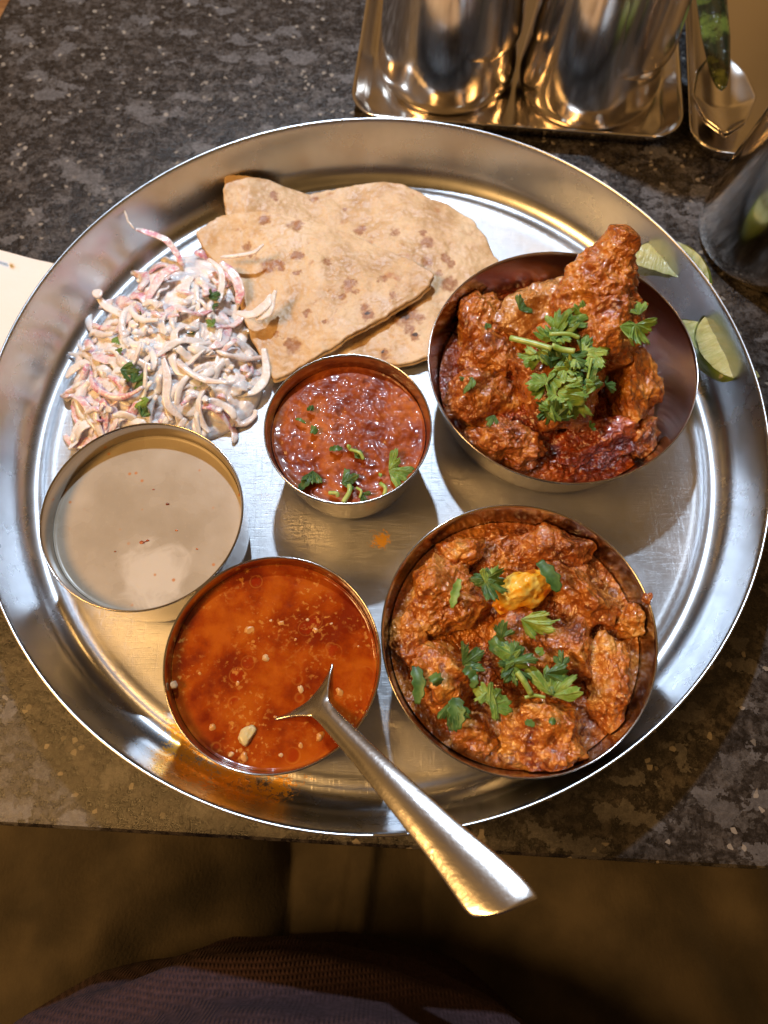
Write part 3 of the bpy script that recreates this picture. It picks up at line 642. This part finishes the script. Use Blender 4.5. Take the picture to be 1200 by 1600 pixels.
# ------------------------------------------------------------------ flatbreads
k = M('roti')
ch = k.attr('char'); burn = k.attr('burn')
n = k.noise(55, 5, .6); f = k.noise(420, 5, .65); l = k.noise(22, 3)
c = k.ramp(k.math('ADD', k.math('MULTIPLY', n, .6), k.math('MULTIPLY', l, .4)), (.40, (.48, .30, .145)), (.5, (.61, .415, .22)), (.60, (.72, .54, .33)))
c = k.mix(k.ramp(f, (.55, 0.), (.72, .5)), c, (.80, .64, .46))
sp = k.noise(95, 3, .5); bl = k.noise(170, 4, .7, dist=1.2); zz_ = k.noise(18, 3)
c = k.mix(k.math('MULTIPLY', k.ramp(bl, (.56, 0.), (.66, .55)), k.ramp(zz_, (.42, .1), (.6, 1.))), c, (.40, .19, .075))
c = k.mix(k.ramp(sp, (.66, 0.), (.72, .7)), c, (.40, .155, .045))
c = k.mix(k.ramp(k.noise(60, 4, .7), (.54, 0.), (.66, .6)), c, (.74, .60, .44))
c = k.mix(k.math('MULTIPLY', k.ramp(ch, (.18, 0.), (.62, .95)), k.ramp(bl, (.34, .45), (.5, 1.))), c, (.33, .145, .055))
c = k.mix(k.ramp(burn, (.3, 0.), (.8, .92)), c, (.04, .022, .015))
k.set(Base_Color=c, Roughness=k.ramp(n, (.4, .38), (.65, .62)), Subsurface_Weight=.12, Subsurface_Radius=(.003, .002, .001), Subsurface_Scale=.5)
k.bump(k.math('ADD', k.math('MULTIPLY', f, .7), k.math('ADD', k.math('MULTIPLY', n, 1.8), k.math('MULTIPLY', ch, .5))), .45, .0009); roti_m = k.m
def sheet(name, outline, zf, thick, mat, parent, spots=(), burns=(), seed=0, n=150, m=420, edge_wave=.0012):
    O = np.array([at(a, b2, z)[:3] for a, b2, z in outline]); O = np.vstack([O, O[:1]])
    seg = []
    for i in range(len(O) - 1):
        tt = np.linspace(0, 1, 24, endpoint=False)[:, None]; seg.append(O[i] * (1 - tt) + O[i + 1] * tt)
    E = np.vstack(seg)
    for _ in range(14): E = (np.roll(E, 1, 0) + E * 2 + np.roll(E, -1, 0)) / 4
    L_ = np.r_[0, np.cumsum(np.linalg.norm(np.diff(np.vstack([E, E[:1]]), axis=0), axis=1))]
    Ec = np.vstack([E, E[:1]]); s = np.linspace(0, L_[-1], m, endpoint=False)
    E = np.stack([np.interp(s, L_, Ec[:, i]) for i in range(3)], -1)
    c0 = E.mean(0); E2 = E - c0
    E = c0 + E2 * (1 + .018 * fbm(E, 90, 3, off=seed)[:, None] * [1, 1, 0])
    rr = np.linspace(.0005, 1, n) ** .8
    P = c0 + (E - c0)[None] * rr[:, None, None]
    P[..., 2] = 0
    P3 = P.copy(); zz = zf(P[..., 0], P[..., 1]) + .0011 * fbm(P3, 28, 3, off=seed) + .0006 * fbm(P3, 95, 3, off=seed + 2) + .00025 * fbm(P3, 300, 2)
    zz = zz + edge_wave * fbm(P3, 45, 2, off=seed + 9) * (rr[:, None] ** 6)
    P[..., 2] = zz
    top = P; e = np.clip((rr - .985) / .015, 0, 1)[:, None]; top[..., 2] -= thick * .35 * e ** 2
    bot = P[::-1].copy(); bot[..., 2] -= thick * (.6 - .3 * e[::-1])
    A = np.concatenate([top, bot]); Fq = grid_faces(2 * n, m, cv=True)
    ch = np.zeros(A.shape[:2]); bu = np.zeros(A.shape[:2])
    wob = .0016 * fbm(A * [1, 1, 0], 300, 2, off=3) + .0010 * fbm(A * [1, 1, 0], 800, 2)
    for (a, b2, r) in spots:
        q = at(a, b2, .012); d = np.hypot(A[..., 0] - q[0], A[..., 1] - q[1]) + wob; ch = np.maximum(ch, np.clip(1.3 - d / r, 0, 1))
    for (a, b2, r) in burns:
        q = at(a, b2, .010); d = np.hypot(A[..., 0] - q[0], A[..., 1] - q[1]) + wob; bu = np.maximum(bu, np.clip(1.3 - d / r, 0, 1))
    return build(name, A.reshape(-1, 3), Fq, mat, parent, attrs={'char': ch.ravel(), 'burn': bu.ravel()})
c1 = at(560, 420, 0)
rb_ = empty('flatbread', (c1[0], c1[1], .002)); tag(rb_, 'folded flatbread underneath, with a charred black spot, tucked behind the bowls', 'flatbread', 'folded flatbreads')
rear = [(347, 272, .02), (385, 274, .018), (430, 290, .01), (484, 296, .01), (523, 286, .01), (575, 278, .01), (627, 284, .01), (666, 302, .01), (709, 316, .01), (744, 342, .01), (763, 373, .01), (782, 402, .01),
        (775, 450, .01), (720, 520, .01), (668, 557, .01), (622, 569, .008), (560, 566, .008), (490, 560, .006), (430, 520, .006), (380, 440, .01), (352, 345, .015)]
tlc = at(350, 270, .01)
def z_rear(X, Y): return .0075 + .013 * np.exp(-((X - tlc[0]) ** 2 + (Y - tlc[1]) ** 2) / .032 ** 2) + .0015 * np.sin(X * 60)
def z_rear2(X, Y): return z_rear(X, Y) - .0016
sp_r = [(668, 372, .0042), (660, 358, .0024), (668, 402, .0036), (703, 437, .0050), (697, 396, .0032), (705, 405, .0028), (618, 356, .0030), (562, 350, .0034), (648, 522, .0026), (600, 545, .0028), (655, 492, .003),
        (640, 510, .0035), (688, 420, .0022), (655, 428, .0024), (600, 395, .0020), (540, 316, .0016), (490, 300, .0024), (428, 305, .0030), (632, 486, .0080)]
sheet('lower_layer', [(a, b2 + 1.5, z) for a, b2, z in rear], z_rear2, .0016, roti_m, rb_, seed=4, n=40)
sheet('upper_layer', rear, z_rear, .0017, roti_m, rb_, sp_r, [(630, 487, .0050), (598, 546, .0013), (648, 521, .0012)], seed=4)
rf = empty('flatbread', (c1[0] - .02, c1[1], .006)); tag(rf, 'upper folded flatbread, its point towards the small bowl, its edge under the onion', 'flatbread', 'folded flatbreads')
front = [(302, 357, .014), (325, 342, .014), (351, 334, .014), (400, 332, .014), (450, 338, .014), (500, 348, .014), (550, 362, .014), (600, 386, .014), (645, 410, .014), (678, 432, .014), (672, 450, .014),
         (640, 471, .014), (583, 508, .012), (523, 547, .010), (470, 577, .008), (430, 601, .006), (412, 570, .008), (388, 518, .010), (372, 470, .012), (345, 420, .013), (322, 392, .014)]
hp = at(660, 445, .012)
def z_front(X, Y):
    a = at(523, 547, .01); b3 = at(678, 432, .014)
    return .0138 + .0040 * np.exp(-((X - hp[0]) ** 2 + (Y - hp[1]) ** 2) / .02 ** 2) + .0012 * np.sin(X * 70 + Y * 40) - .004 * np.clip((at(440, 590, .01)[1] + .02 - Y) / .03, 0, 1)
sp_f = [(462, 358, .0045), (415, 350, .0036), (420, 420, .0048), (436, 418, .003), (465, 405, .0036), (548, 448, .0036), (386, 388, .003), (458, 541, .0044), (452, 536, .003), (576, 497, .0036), (570, 485, .0028),
        (512, 414, .0028), (598, 440, .0024), (480, 492, .0022), (508, 509, .0018), (433, 524, .0015), (465, 432, .0018), (535, 467, .0022), (615, 468, .0026), (438, 425, .0026), (555, 460, .0018), (395, 400, .0022)]
sheet('lower_layer', [(a + .5, b2 + 2.5, z) for a, b2, z in front], lambda X, Y: z_front(X, Y) - .0016, .0010, roti_m, rf, seed=8, n=40)
sheet('upper_layer', front, z_front, .0017, roti_m, rf, sp_f, [(576, 498, .0010)], seed=8)

# ------------------------------------------------------------------ onion salad
def onion_mat(name, c0, c1, c2):
    k = M(name); n = k.noise(130, 4); f = k.noise(600, 4, .6)
    c = k.ramp(n, (.36, c0), (.50, c1), (.62, c2)); c = k.mix(k.ramp(f, (.46, 0.), (.60, .8)), c, (.85, .83, .85))
    k.set(Base_Color=c, Roughness=.28, Subsurface_Weight=.6, Subsurface_Radius=(.004, .003, .003), Subsurface_Scale=.7, Coat_Weight=.5, Coat_Roughness=.12)
    k.bump(k.math('ADD', f, k.math('MULTIPLY', n, 1.6)), .32, .0010); return k.m
on_w = onion_mat('white_dressed_onion', (.76, .69, .67), (.84, .81, .81), (.90, .88, .89))
on_p = onion_mat('pink_dressed_onion', (.62, .24, .33), (.74, .50, .54), (.82, .72, .74))
on_t = onion_mat('translucent_onion', (.68, .57, .53), (.77, .70, .68), (.86, .82, .81))
poly = np.array([(120, 688), (106, 615), (125, 560), (160, 500), (215, 445), (240, 408), (330, 392), (378, 420), (395, 480), (402, 540), (418, 598), (392, 655), (330, 688), (240, 700)], float)
pc = at(270, 560, .006)
heap = np.array([at(a, b2, .004) for a, b2 in poly])
def heap_r(X, Y):
    an = np.arctan2(Y - pc[1], X - pc[0]); ha = np.arctan2(heap[:, 1] - pc[1], heap[:, 0] - pc[0]); hr = np.hypot(heap[:, 0] - pc[0], heap[:, 1] - pc[1])
    o_ = np.argsort(ha); return np.hypot(X - pc[0], Y - pc[1]) / np.interp(an, ha[o_], hr[o_], period=2 * np.pi)
def heap_z(X, Y): return .003 + .0165 * np.clip(1 - heap_r(X, Y) ** 2.0, 0, 1) ** .8
salad = empty('onion_salad', (pc[0], pc[1], .003)); tag(salad, 'heap of sliced pink and white onion in yoghurt dressing beside the flatbreads', 'onion salad')
# dressing and fine onion underneath
n_, m_ = 130, 220
th = np.linspace(-np.pi, np.pi, m_, endpoint=False); rr = np.linspace(.001, .97, n_)
base_r = 1 / (heap_r(pc[0] + np.cos(th), pc[1] + np.sin(th)))
X = pc[0] + rr[:, None] * base_r[None] * np.cos(th); Y = pc[1] + rr[:, None] * base_r[None] * np.sin(th)
Z = heap_z(X, Y) - .0010; P3 = np.stack([X, Y, 0 * X], -1); Z = Z + (.0016 * ridged(P3, 110, 3) + .0022 * fbm(P3, 60, 3)) * np.clip((1 - rr[:, None]) * 6, 0, 1); Z = np.maximum(Z, .0026)
Z[-1] = .0021
build('yoghurt_dressing', np.stack([X, Y, Z], -1).reshape(-1, 3), grid_faces(n_, m_, cv=True), on_w, salad)
def onion(c, R, a0, a1, w, t_, z, mat, parent=None, tilt=0., rs=None, label=None):
    rs = rs or RNG; N = 30; a = np.linspace(a0, a1, N); el = rs.uniform(.55, 1.)
    ph = rs.uniform(0, 6.28); x = R * np.cos(a); y = R * el * np.sin(a); x -= x.mean(); y -= y.mean()
    X = c[0] + x * math.cos(ph) - y * math.sin(ph); Y = c[1] + x * math.sin(ph) + y * math.cos(ph)
    s = np.linspace(-1, 1, N); Z = np.maximum(heap_z(X, Y) + z + tilt * s + .0008 * np.sin(s * 5 + ph), .0035)
    tt = np.linspace(0, 1, N); wd = w * (np.sin(np.pi * (tt * .9 + .05)) ** .45) * (1 + .10 * np.sin(tt * 17 + ph)); 
    up = np.array([rs.normal() * .35, rs.normal() * .35, 1.]); up /= np.linalg.norm(up)
    V, F = tube_arrays(np.stack([X, Y, Z], -1), wd, t_ * (.4 + .6 * np.sin(np.pi * (tt * .9 + .05))), 12, up=up, cup=rs.uniform(-.1, .35))
    V = V + .00022 * np.stack([fbm(V, 260, 2), fbm(V, 260, 2, off=9), fbm(V, 260, 2, off=19)], -1)
    return build('onion_slice', V, F, mat, parent)
rs = np.random.RandomState(21)
cnt = 0
while cnt < 135:
    px, py = rs.uniform(100, 430), rs.uniform(385, 705); c = at(px, py, .012)
    hr = heap_r(c[0], c[1])
    if hr > .93: continue
    pink = rs.rand() < (.50 if (py < 470 or px < 200) else .22)
    mt = on_p if pink else (on_w if rs.rand() < .62 else on_t)
    R = rs.uniform(.0065, .016); a1 = rs.uniform(1.1, 3.4)
    onion(c, R, 0, a1, rs.uniform(.0019, .0030), rs.uniform(.0009, .0016), rs.uniform(-.0005, .0035) * (1 - .4 * hr), mt, salad, rs.uniform(-.003, .003), rs); cnt += 1
for i in range(46):
    px, py = rs.uniform(120, 415), rs.uniform(395, 690); c = at(px, py, .012)
    if heap_r(c[0], c[1]) > .97: continue
    onion(c, rs.uniform(.012, .024), 0, rs.uniform(1.0, 2.3), rs.uniform(.0014, .0022), rs.uniform(.0008, .0012), rs.uniform(.001, .0045), (on_t, on_w, on_p)[i % 3], salad, rs.uniform(-.003, .004), rs)
def strand(pts, w, t_, mat, taper=True):
    P = catmull([at(*p) for p in pts], 34); tt = np.linspace(0, 1, 34); wd = w * (np.sin(np.pi * (tt * .9 + .05)) ** .4 if taper else 1)
    V, F = tube_arrays(P, wd, t_, 12, cup=.3); V = V + .0003 * np.stack([fbm(V, 260, 2), fbm(V, 260, 2, off=9), fbm(V, 260, 2, off=19)], -1)
    build('onion_slice', V, F, mat, salad)
strand([(212, 358, .026), (225, 362, .024), (258, 375, .022), (275, 395, .019), (285, 415, .016)], .0019, .0006, on_p)
strand([(185, 318, .033), (195, 330, .031), (200, 345, .029), (210, 357, .027)], .0006, .0005, on_t)
strand([(152, 462, .016), (165, 478, .014), (190, 492, .014), (215, 500, .014)], .0022, .0010, on_w)
strand([(148, 465, .017), (158, 455, .017)], .0030, .0012, on_w)
strand([(412, 382, .026), (395, 395, .024), (370, 400, .022), (345, 402, .020)], .0012, .0008, on_w)
strand([(425, 462, .024), (415, 478, .023), (395, 492, .021), (370, 490, .019)], .0026, .0010, on_w)
strand([(430, 455, .025), (420, 490, .022), (400, 500, .020)], .0018, .0009, on_w)
strand([(345, 410, .021), (365, 430, .020), (375, 455, .018), (372, 475, .016)], .0026, .0008, on_p)
strand([(412, 545, .012), (416, 585, .010), (400, 610, .009), (370, 618, .009)], .0024, .0008, on_w)
strand([(255, 560, .022), (262, 590, .021), (262, 630, .018), (285, 655, .014)], .0022, .0008, on_t)
strand([(120, 610, .010), (150, 600, .013), (185, 592, .017)], .0030, .0014, on_p)
strand([(104, 590, .006), (115, 578, .008), (132, 568, .010), (150, 566, .012)], .0022, .0010, on_w)
strand([(112, 690, .006), (130, 660, .008), (160, 650, .010)], .0024, .0012, on_w)
strand([(325, 405, .020), (345, 425, .021), (345, 460, .019), (335, 480, .018)], .0018, .0007, on_t)
strand([(230, 470, .020), (255, 430, .021), (280, 420, .021)], .0026, .0010, on_p)
for i, (px, py, z, s) in enumerate([(200, 580, .023, .0075), (208, 590, .023, .006), (225, 628, .021, .0065), (222, 600, .021, .006), (333, 462, .021, .0055), (330, 505, .021, .0045), (180, 530, .020, .0035), (185, 550, .021, .004), (225, 645, .02, .005), (310, 598, .018, .004), (215, 488, .019, .004), (335, 478, .020, .004), (165, 640, .014, .003), (300, 520, .020, .003)]):
    leaf('coriander_leaf', at(px, py, z), s, i * 1.7, .2, .2, 900 + i, leaf_m if i in (2, 5, 6, 7, 9) else leafd_m,
         ['large frilly dark leaf left of the middle of the onion heap', 'second dark leaf overlapping the frilly one in the onion heap', 'leaf scrap on the near left of the onion heap, above the soup bowl', 'dark leaf just below the frilly one in the onion heap',
          'dark upright leaf at the far right of the onion heap, by the flatbread', 'bright green leaf scrap right of the middle of the onion heap', 'bright green fleck at the far left slope of the onion heap', 'bright green scrap between the left slope and the frilly leaf',
          'dark leaf at the near edge of the onion heap, closest to the soup bowl', 'bright green scrap near the right edge of the onion heap', 'dark fleck near the far top of the onion heap', 'small dark leaf under the upright leaf by the flatbread',
          'tiny dark fleck low on the left of the onion heap', 'tiny dark fleck at the very middle of the onion heap'][i], 'coriander scraps in the onion salad', curl=.6)

# ------------------------------------------------------------------ lime wedges
k = M('lime_flesh'); ry = k.noise(110, 4, .6, vec=k.mapv((4.5, .8, .8)), dist=.5); f = k.noise(260, 4)
k.set(Base_Color=k.ramp(k.math('ADD', k.math('MULTIPLY', ry, .6), k.math('MULTIPLY', f, .4)), (.38, (.38, .40, .15)), (.55, (.48, .49, .23)), (.68, (.58, .58, .34))), Roughness=.22, Subsurface_Weight=.4, Subsurface_Radius=(.004, .005, .002), Subsurface_Scale=.6)
k.bump(k.math('ADD', k.math('MULTIPLY', ry, 1.5), k.math('MULTIPLY', f, .5)), .6, .001); flesh = k.m
k = M('lime_rind'); n = k.noise(60, 3); v = k.vor(650)
k.set(Base_Color=k.ramp(n, (.35, (.16, .28, .03)), (.65, (.34, .42, .08))), Roughness=.35); k.bump(v, .3, .0004); rind = k.m
def wedge(loc, rz, rx, ry_, label, R=.021, span=1.15, length=1.25):
    t = empty('lime_wedge', loc); t.rotation_euler = (rx, ry_, rz); tag(t, label, 'lime wedge', 'lime wedges by the tray wall')
    nA, nB = 22, 40; th = np.linspace(-span / 2, span / 2, nA); ph = np.linspace(-np.pi / 2, np.pi / 2, nB)
    V = np.array([[length * R * math.sin(p) * (1 + .06 * abs(math.sin(p)) ** 8), R * math.cos(p) * math.sin(a), -R * math.cos(p) * math.cos(a)] for a in th for p in ph])
    V += .0003 * fbm(V, 150, 2)[:, None]
    o = build('rind', V, grid_faces(nA, nB), rind); o.parent = t
    Vf = []; Ff = []
    for s, a in ((1, th[0]), (-1, th[-1])):
        b0 = len(Vf); nq = 14
        for i in range(nq):
            q = i / (nq - 1)
            for p in ph:
                d = R * math.cos(p) * q * .995; Vf.append([length * R * math.sin(p) * (.985), d * math.sin(a), -d * math.cos(a)])
        g = grid_faces(nq, nB, flip=(s < 0)) + b0; Ff.append(g)
    Vf = np.array(Vf); dsp = .0006 * fbm(Vf, 200, 2); Vf[:, 1] += dsp * np.sign(Vf[:, 1] + 1e-9); Vf[:, 2] += np.abs(dsp)
    o = build('flesh', Vf, np.concatenate(Ff), flesh); o.parent = t
    return t
P = at(1036, 440, .018); wedge((P[0], P[1], .024), R_(-22), R_(62), R_(0), 'farthest lime wedge, beside the drumstick tip', R=.0205, length=1.05)
P = at(1140, 548, .018); wedge((P[0], P[1], .023), R_(-62), R_(-58), R_(0), 'lime wedge leaning on the tray wall with its cut face up', R=.0180, length=1.15)
P = at(1094, 568, .014); wedge((P[0] - .004, P[1] + .003, .022), R_(-58), R_(50), R_(0), 'lime wedge half hidden behind the rim of the upper curry bowl', R=.0165, length=1.15)

# ------------------------------------------------------------------ spoon
A0 = at(497, 1103, .0385)                       # neck, where the handle leaves the broth
E0 = at(797, 1424, .078)                       # handle end
rimp = at(560, 1165, .046)
pts = [A0 + (A0 - E0) * .26 * np.array([1, 1, 0]) + np.array([0, 0, -.012]), A0 + (A0 - E0) * .12 * np.array([1, 1, 0]) + np.array([0, 0, -.0085]), A0 + np.array([0, 0, .0005]), A0 * .75 + E0 * .25 + np.array([0, 0, .0012]), A0 * .5 + E0 * .5 + np.array([0, 0, .001]), A0 * .25 + E0 * .75 + np.array([0, 0, .0]), E0]
pth = catmull(pts, 120); s = np.linspace(0, 1, 120)
hd = (E0 - A0); hd[2] = 0; hd /= np.linalg.norm(hd); side = np.array([-hd[1], hd[0], 0])
knots = [0, .10, .20, .27, .315, .345, .38, .50, .65, .80, .90, .955, .985, 1]
wid = np.interp(s, knots, [.001, .013, .0185, .0155, .0085, .0044, .0037, .0043, .0057, .0075, .0092, .0099, .0097, .0088])
dep = np.interp(s, [0, .10, .20, .28, .34, .40, 1], [0, .003, .0045, .0026, -.0006, -.0012, -.0016])
nc = 17; cc = np.linspace(-1, 1, nc)
T = np.gradient(pth, axis=0); T /= np.linalg.norm(T, axis=1)[:, None]; Nn = np.cross(side, T); Nn *= np.sign(Nn[:, 2])[:, None]
G = pth[:, None] + side[None, None] * (wid[:, None] * cc[None])[..., None] + Nn[:, None] * ((dep[:, None] * (cc[None] ** 2)) - np.maximum(dep, 0)[:, None] * 0)[..., None]
sk = np.clip((s - .86) / .14, 0, 1) ** 1.5
G = G + T[:, None] * ((.0036 * cc[None] - .0040 * cc[None] ** 2 * (cc[None] < 0)) * sk[:, None])[..., None]
mk = metal('spoon_steel', (.60, .58, .56), .19); mk.bump(mk.math('ADD', mk.noise(500, 2), mk.math('MULTIPLY', mk.ramp(mk.vor(230), (.0, 1.), (.3, 0.)), .5)), .12, .0004)
o = build('spoon', G.reshape(-1, 3), grid_faces(120, nc, flip=True), mk.m)
md = o.modifiers.new('thickness', 'SOLIDIFY'); md.thickness = .0013; md.offset = -1
md = o.modifiers.new('soft', 'SUBSURF'); md.levels = 1; md.render_levels = 1
tag(o, 'steel spoon standing in the orange broth, its handle reaching over the tray edge', 'spoon')

# ------------------------------------------------------------------ rectangular trays, tumblers, cutlery
def rrect(x0, y0, x1, y1, r, n=10):
    out = []
    for cx, cy, a in ((x1 - r, y1 - r, 0), (x0 + r, y1 - r, 90), (x0 + r, y0 + r, 180), (x1 - r, y0 + r, 270)):
        for i in range(n + 1):
            t_ = R_(a + 90 * i / n); out.append((cx + r * math.cos(t_), cy + r * math.sin(t_)))
    return np.array(out)
def rect_tray(c, w, l, rz, H, label):
    """near edge centre at c, w wide, l deep"""
    lv = [(-.5 * w + .5 * w, 0, .0015)] ; rows = []
    for ins, z in ((.030, .0018), (.016, .0018), (.010, .0022), (.006, .0045), (.0025, H - .002), (.0012, H - .0004), (.0, H), (-.0004, H - .0006), (.0004, H - .002), (.0050, .0035), (.010, .0006), (.030, .0006)):
        q = rrect(-w / 2 + ins, ins, w / 2 - ins, l - ins, max(.006, .020 - ins * .6)); rows.append(np.c_[q, np.full(len(q), z)])
    G = np.array(rows); n_, m_ = G.shape[:2]; V = G.reshape(-1, 3); ca, sa = math.cos(rz), math.sin(rz)
    V = np.c_[c[0] + V[:, 0] * ca - V[:, 1] * sa, c[1] + V[:, 0] * sa + V[:, 1] * ca, V[:, 2]]
    F = [tuple(int(x) for x in f) for f in grid_faces(n_, m_, cv=True, flip=False)]; F.append(tuple(range(m_))); F.append(tuple(range((n_ - 1) * m_, n_ * m_))[::-1])
    o = build('rectangular_tray', V, F, steel_mirror); bpy.context.view_layer.objects.active = o
    bm = bmesh.new(); bm.from_mesh(o.data); bmesh.ops.recalc_face_normals(bm, faces=bm.faces); bm.to_mesh(o.data); bm.free()
    tag(o, label, 'tray', 'small rectangular steel trays'); return o
H = .013
pl, prr = at(545, 178, H), at(1070, 216, H); cxy = (pl + prr) / 2; rz = math.atan2(prr[1] - pl[1], prr[0] - pl[0]); w = np.linalg.norm((prr - pl)[:2])
rect_tray(cxy, w, .24, rz, H, 'rectangular steel tray under the four upturned tumblers')
pl2 = at(1078, 224, H); rz2 = rz - .02
rect_tray((pl2[0] + .065 * math.cos(rz2), pl2[1] + .065 * math.sin(rz2) - .004, 0), .13, .24, rz2, H, 'rectangular steel tray holding spoons, beside the tumbler tray')
def tumbler(x, y, z0, rm, rt, Ht, label, tilt=(0, 0)):
    t_ = .0009
    pts = [(rm - .0042, 0), (rm - .0020, .0015), (rm - .0004, .0050), (rm, .0100), (rm - .0012, .020), (rt + .001, Ht - .004), (rt - .0015, Ht), (rt - .008, Ht + .0003), (.00001, Ht - .0005),
           (.00001, Ht - .0018), (rt - .009, Ht - .0012), (rt - .003, Ht - .0025), (rt, Ht - .006), (rm - .0022, .020), (rm - .0011, .010), (rm - .0040, .0012), (rm - .0042, 0)]
    o = lathe('steel_tumbler', smooth_profile(pts, 2), steel_mirror, seg=128); o.location = (x, y, z0); o.rotation_euler = (tilt[0], tilt[1], 0)
    tag(o, label, 'tumbler', 'upturned steel tumblers'); return o
tumbler(.0448, .2600, .0022, .0430, .0330, .105, 'lower upturned steel tumbler of the left stack on the tray')
tumbler(.0468, .2615, .0290, .0415, .0320, .105, 'upper upturned steel tumbler of the left stack on the tray', (0, .02))
tumbler(.1310, .2470, .0022, .0430, .0330, .105, 'lower upturned steel tumbler of the right stack on the tray')
tumbler(.1340, .2485, .0300, .0415, .0320, .105, 'upper upturned steel tumbler leaning in the right stack on the tray', (.01, .04))
tumbler(.2245, .1290, .0004, .0430, .0330, .105, 'lower upturned steel tumbler standing on the granite, right of the round tray')
tumbler(.2280, .1310, .0330, .0415, .0320, .105, 'upper upturned steel tumbler stacked on the one standing on the granite', (.0, .05))
def rest_spoon(px, py, z, az, label, mat, sc=1.0, tilt=0.):
    c = at(px, py, z); N = 60; s = np.linspace(0, 1, N); x = s * .16 * sc
    wid = np.interp(s, [0, .05, .16, .28, .36, .42, .6, 1], [.002, .012, .0185, .015, .007, .0045, .005, .009]) * sc
    dep = np.interp(s, [0, .16, .34, .42, 1], [.002, .008, .003, -.0008, -.001]) * sc; zz = np.interp(s, [0, .15, .35, .45, 1], [.004, 0, .004, .008, .012]) * sc
    cc = np.linspace(-1, 1, 15); Xl = x[:, None] + 0 * cc; Yl = wid[:, None] * cc; Zl = zz[:, None] + dep[:, None] * cc ** 2 + tilt * x[:, None]
    ca, sa = math.cos(az), math.sin(az); V = np.stack([c[0] + Xl * ca - Yl * sa, c[1] + Xl * sa + Yl * ca, z + Zl], -1)
    o = build('spoon', V.reshape(-1, 3), grid_faces(N, 15), mat); md = o.modifiers.new('thickness', 'SOLIDIFY'); md.thickness = .0012
    md = o.modifiers.new('soft', 'SUBSURF'); md.levels = 1; md.render_levels = 1
    tag(o, label, 'spoon', 'spoons in the rectangular tray'); return o
rest_spoon(1128, 222, .006, 1.50, 'lower of the two nested spoons in the rectangular tray', steel_mirror)
rest_spoon(1128, 216, .011, 1.47, 'upper of the two nested spoons in the rectangular tray', steel_mirror)
k = M('dark_green_glass'); v = k.vor(230); k.set(Base_Color=k.ramp(k.noise(60, 3), (.45, (.012, .018, .008)), (.62, (.14, .17, .03))), Roughness=.12, Coat_Weight=.6)
k.bump(k.ramp(v, (.1, 1.), (.4, 0.)), .9, .0012)
Pa, Pb = at(1128, 140, .022), at(1105, -60, .030)
pth = np.array([Pa * (1 - t_) + Pb * t_ for t_ in np.linspace(0, 1, 40)]); tt = np.linspace(0, 1, 40)
V, F = tube_arrays(pth, np.interp(tt, [0, .03, .12, .4, 1], [.001, .0035, .0058, .0085, .010]), np.interp(tt, [0, .03, .12, .4, 1], [.001, .002, .003, .004, .005]), 20)
o = build('bumpy_handle', V, F, k.m); tag(o, 'dark green knobbly cutlery handle lying in the rectangular tray', 'cutlery handle')

# ------------------------------------------------------------------ paper napkin
k = M('white_paper'); n = k.noise(40, 4); k.set(Base_Color=(.80, .80, .80), Roughness=.9); k.bump(k.math('ADD', n, k.math('MULTIPLY', k.noise(400, 3), .3)), .4, .001)
nap = empty('paper_napkin', (-.22, .06, .001)); tag(nap, 'folded white paper napkin on the granite left of the round tray', 'napkin')
c0 = at(0, 384, .001); c1_ = at(86, 412, .001)
dx = (c1_ - c0)[:2]; dx /= np.linalg.norm(dx); dy = np.array([-dx[1], dx[0]]) * -1
for layer in range(3):
    n_, m_ = 60, 50; U, Vv = np.meshgrid(np.linspace(-.13, .062, n_), np.linspace(-.0, .13, m_), indexing='ij')
    base = c0[:2] + (U + .004 * layer)[..., None] * dx + (Vv + .002 * (2 - layer))[..., None] * dy
    bowed = .004 * np.sin((U + .1) * 22)[..., None] * dy * (Vv < .01)[..., None]
    P3 = np.concatenate([base, 0 * U[..., None]], -1)
    Z = .0008 + .0008 * layer + .0012 * np.abs(fbm(P3, 25, 2, off=layer * 3)) * np.clip((.05 - U) * 40, 0, 1)
    build('paper_layer', np.concatenate([base + bowed, Z[..., None]], -1).reshape(-1, 3), grid_faces(n_, m_, flip=True), k.m, nap)
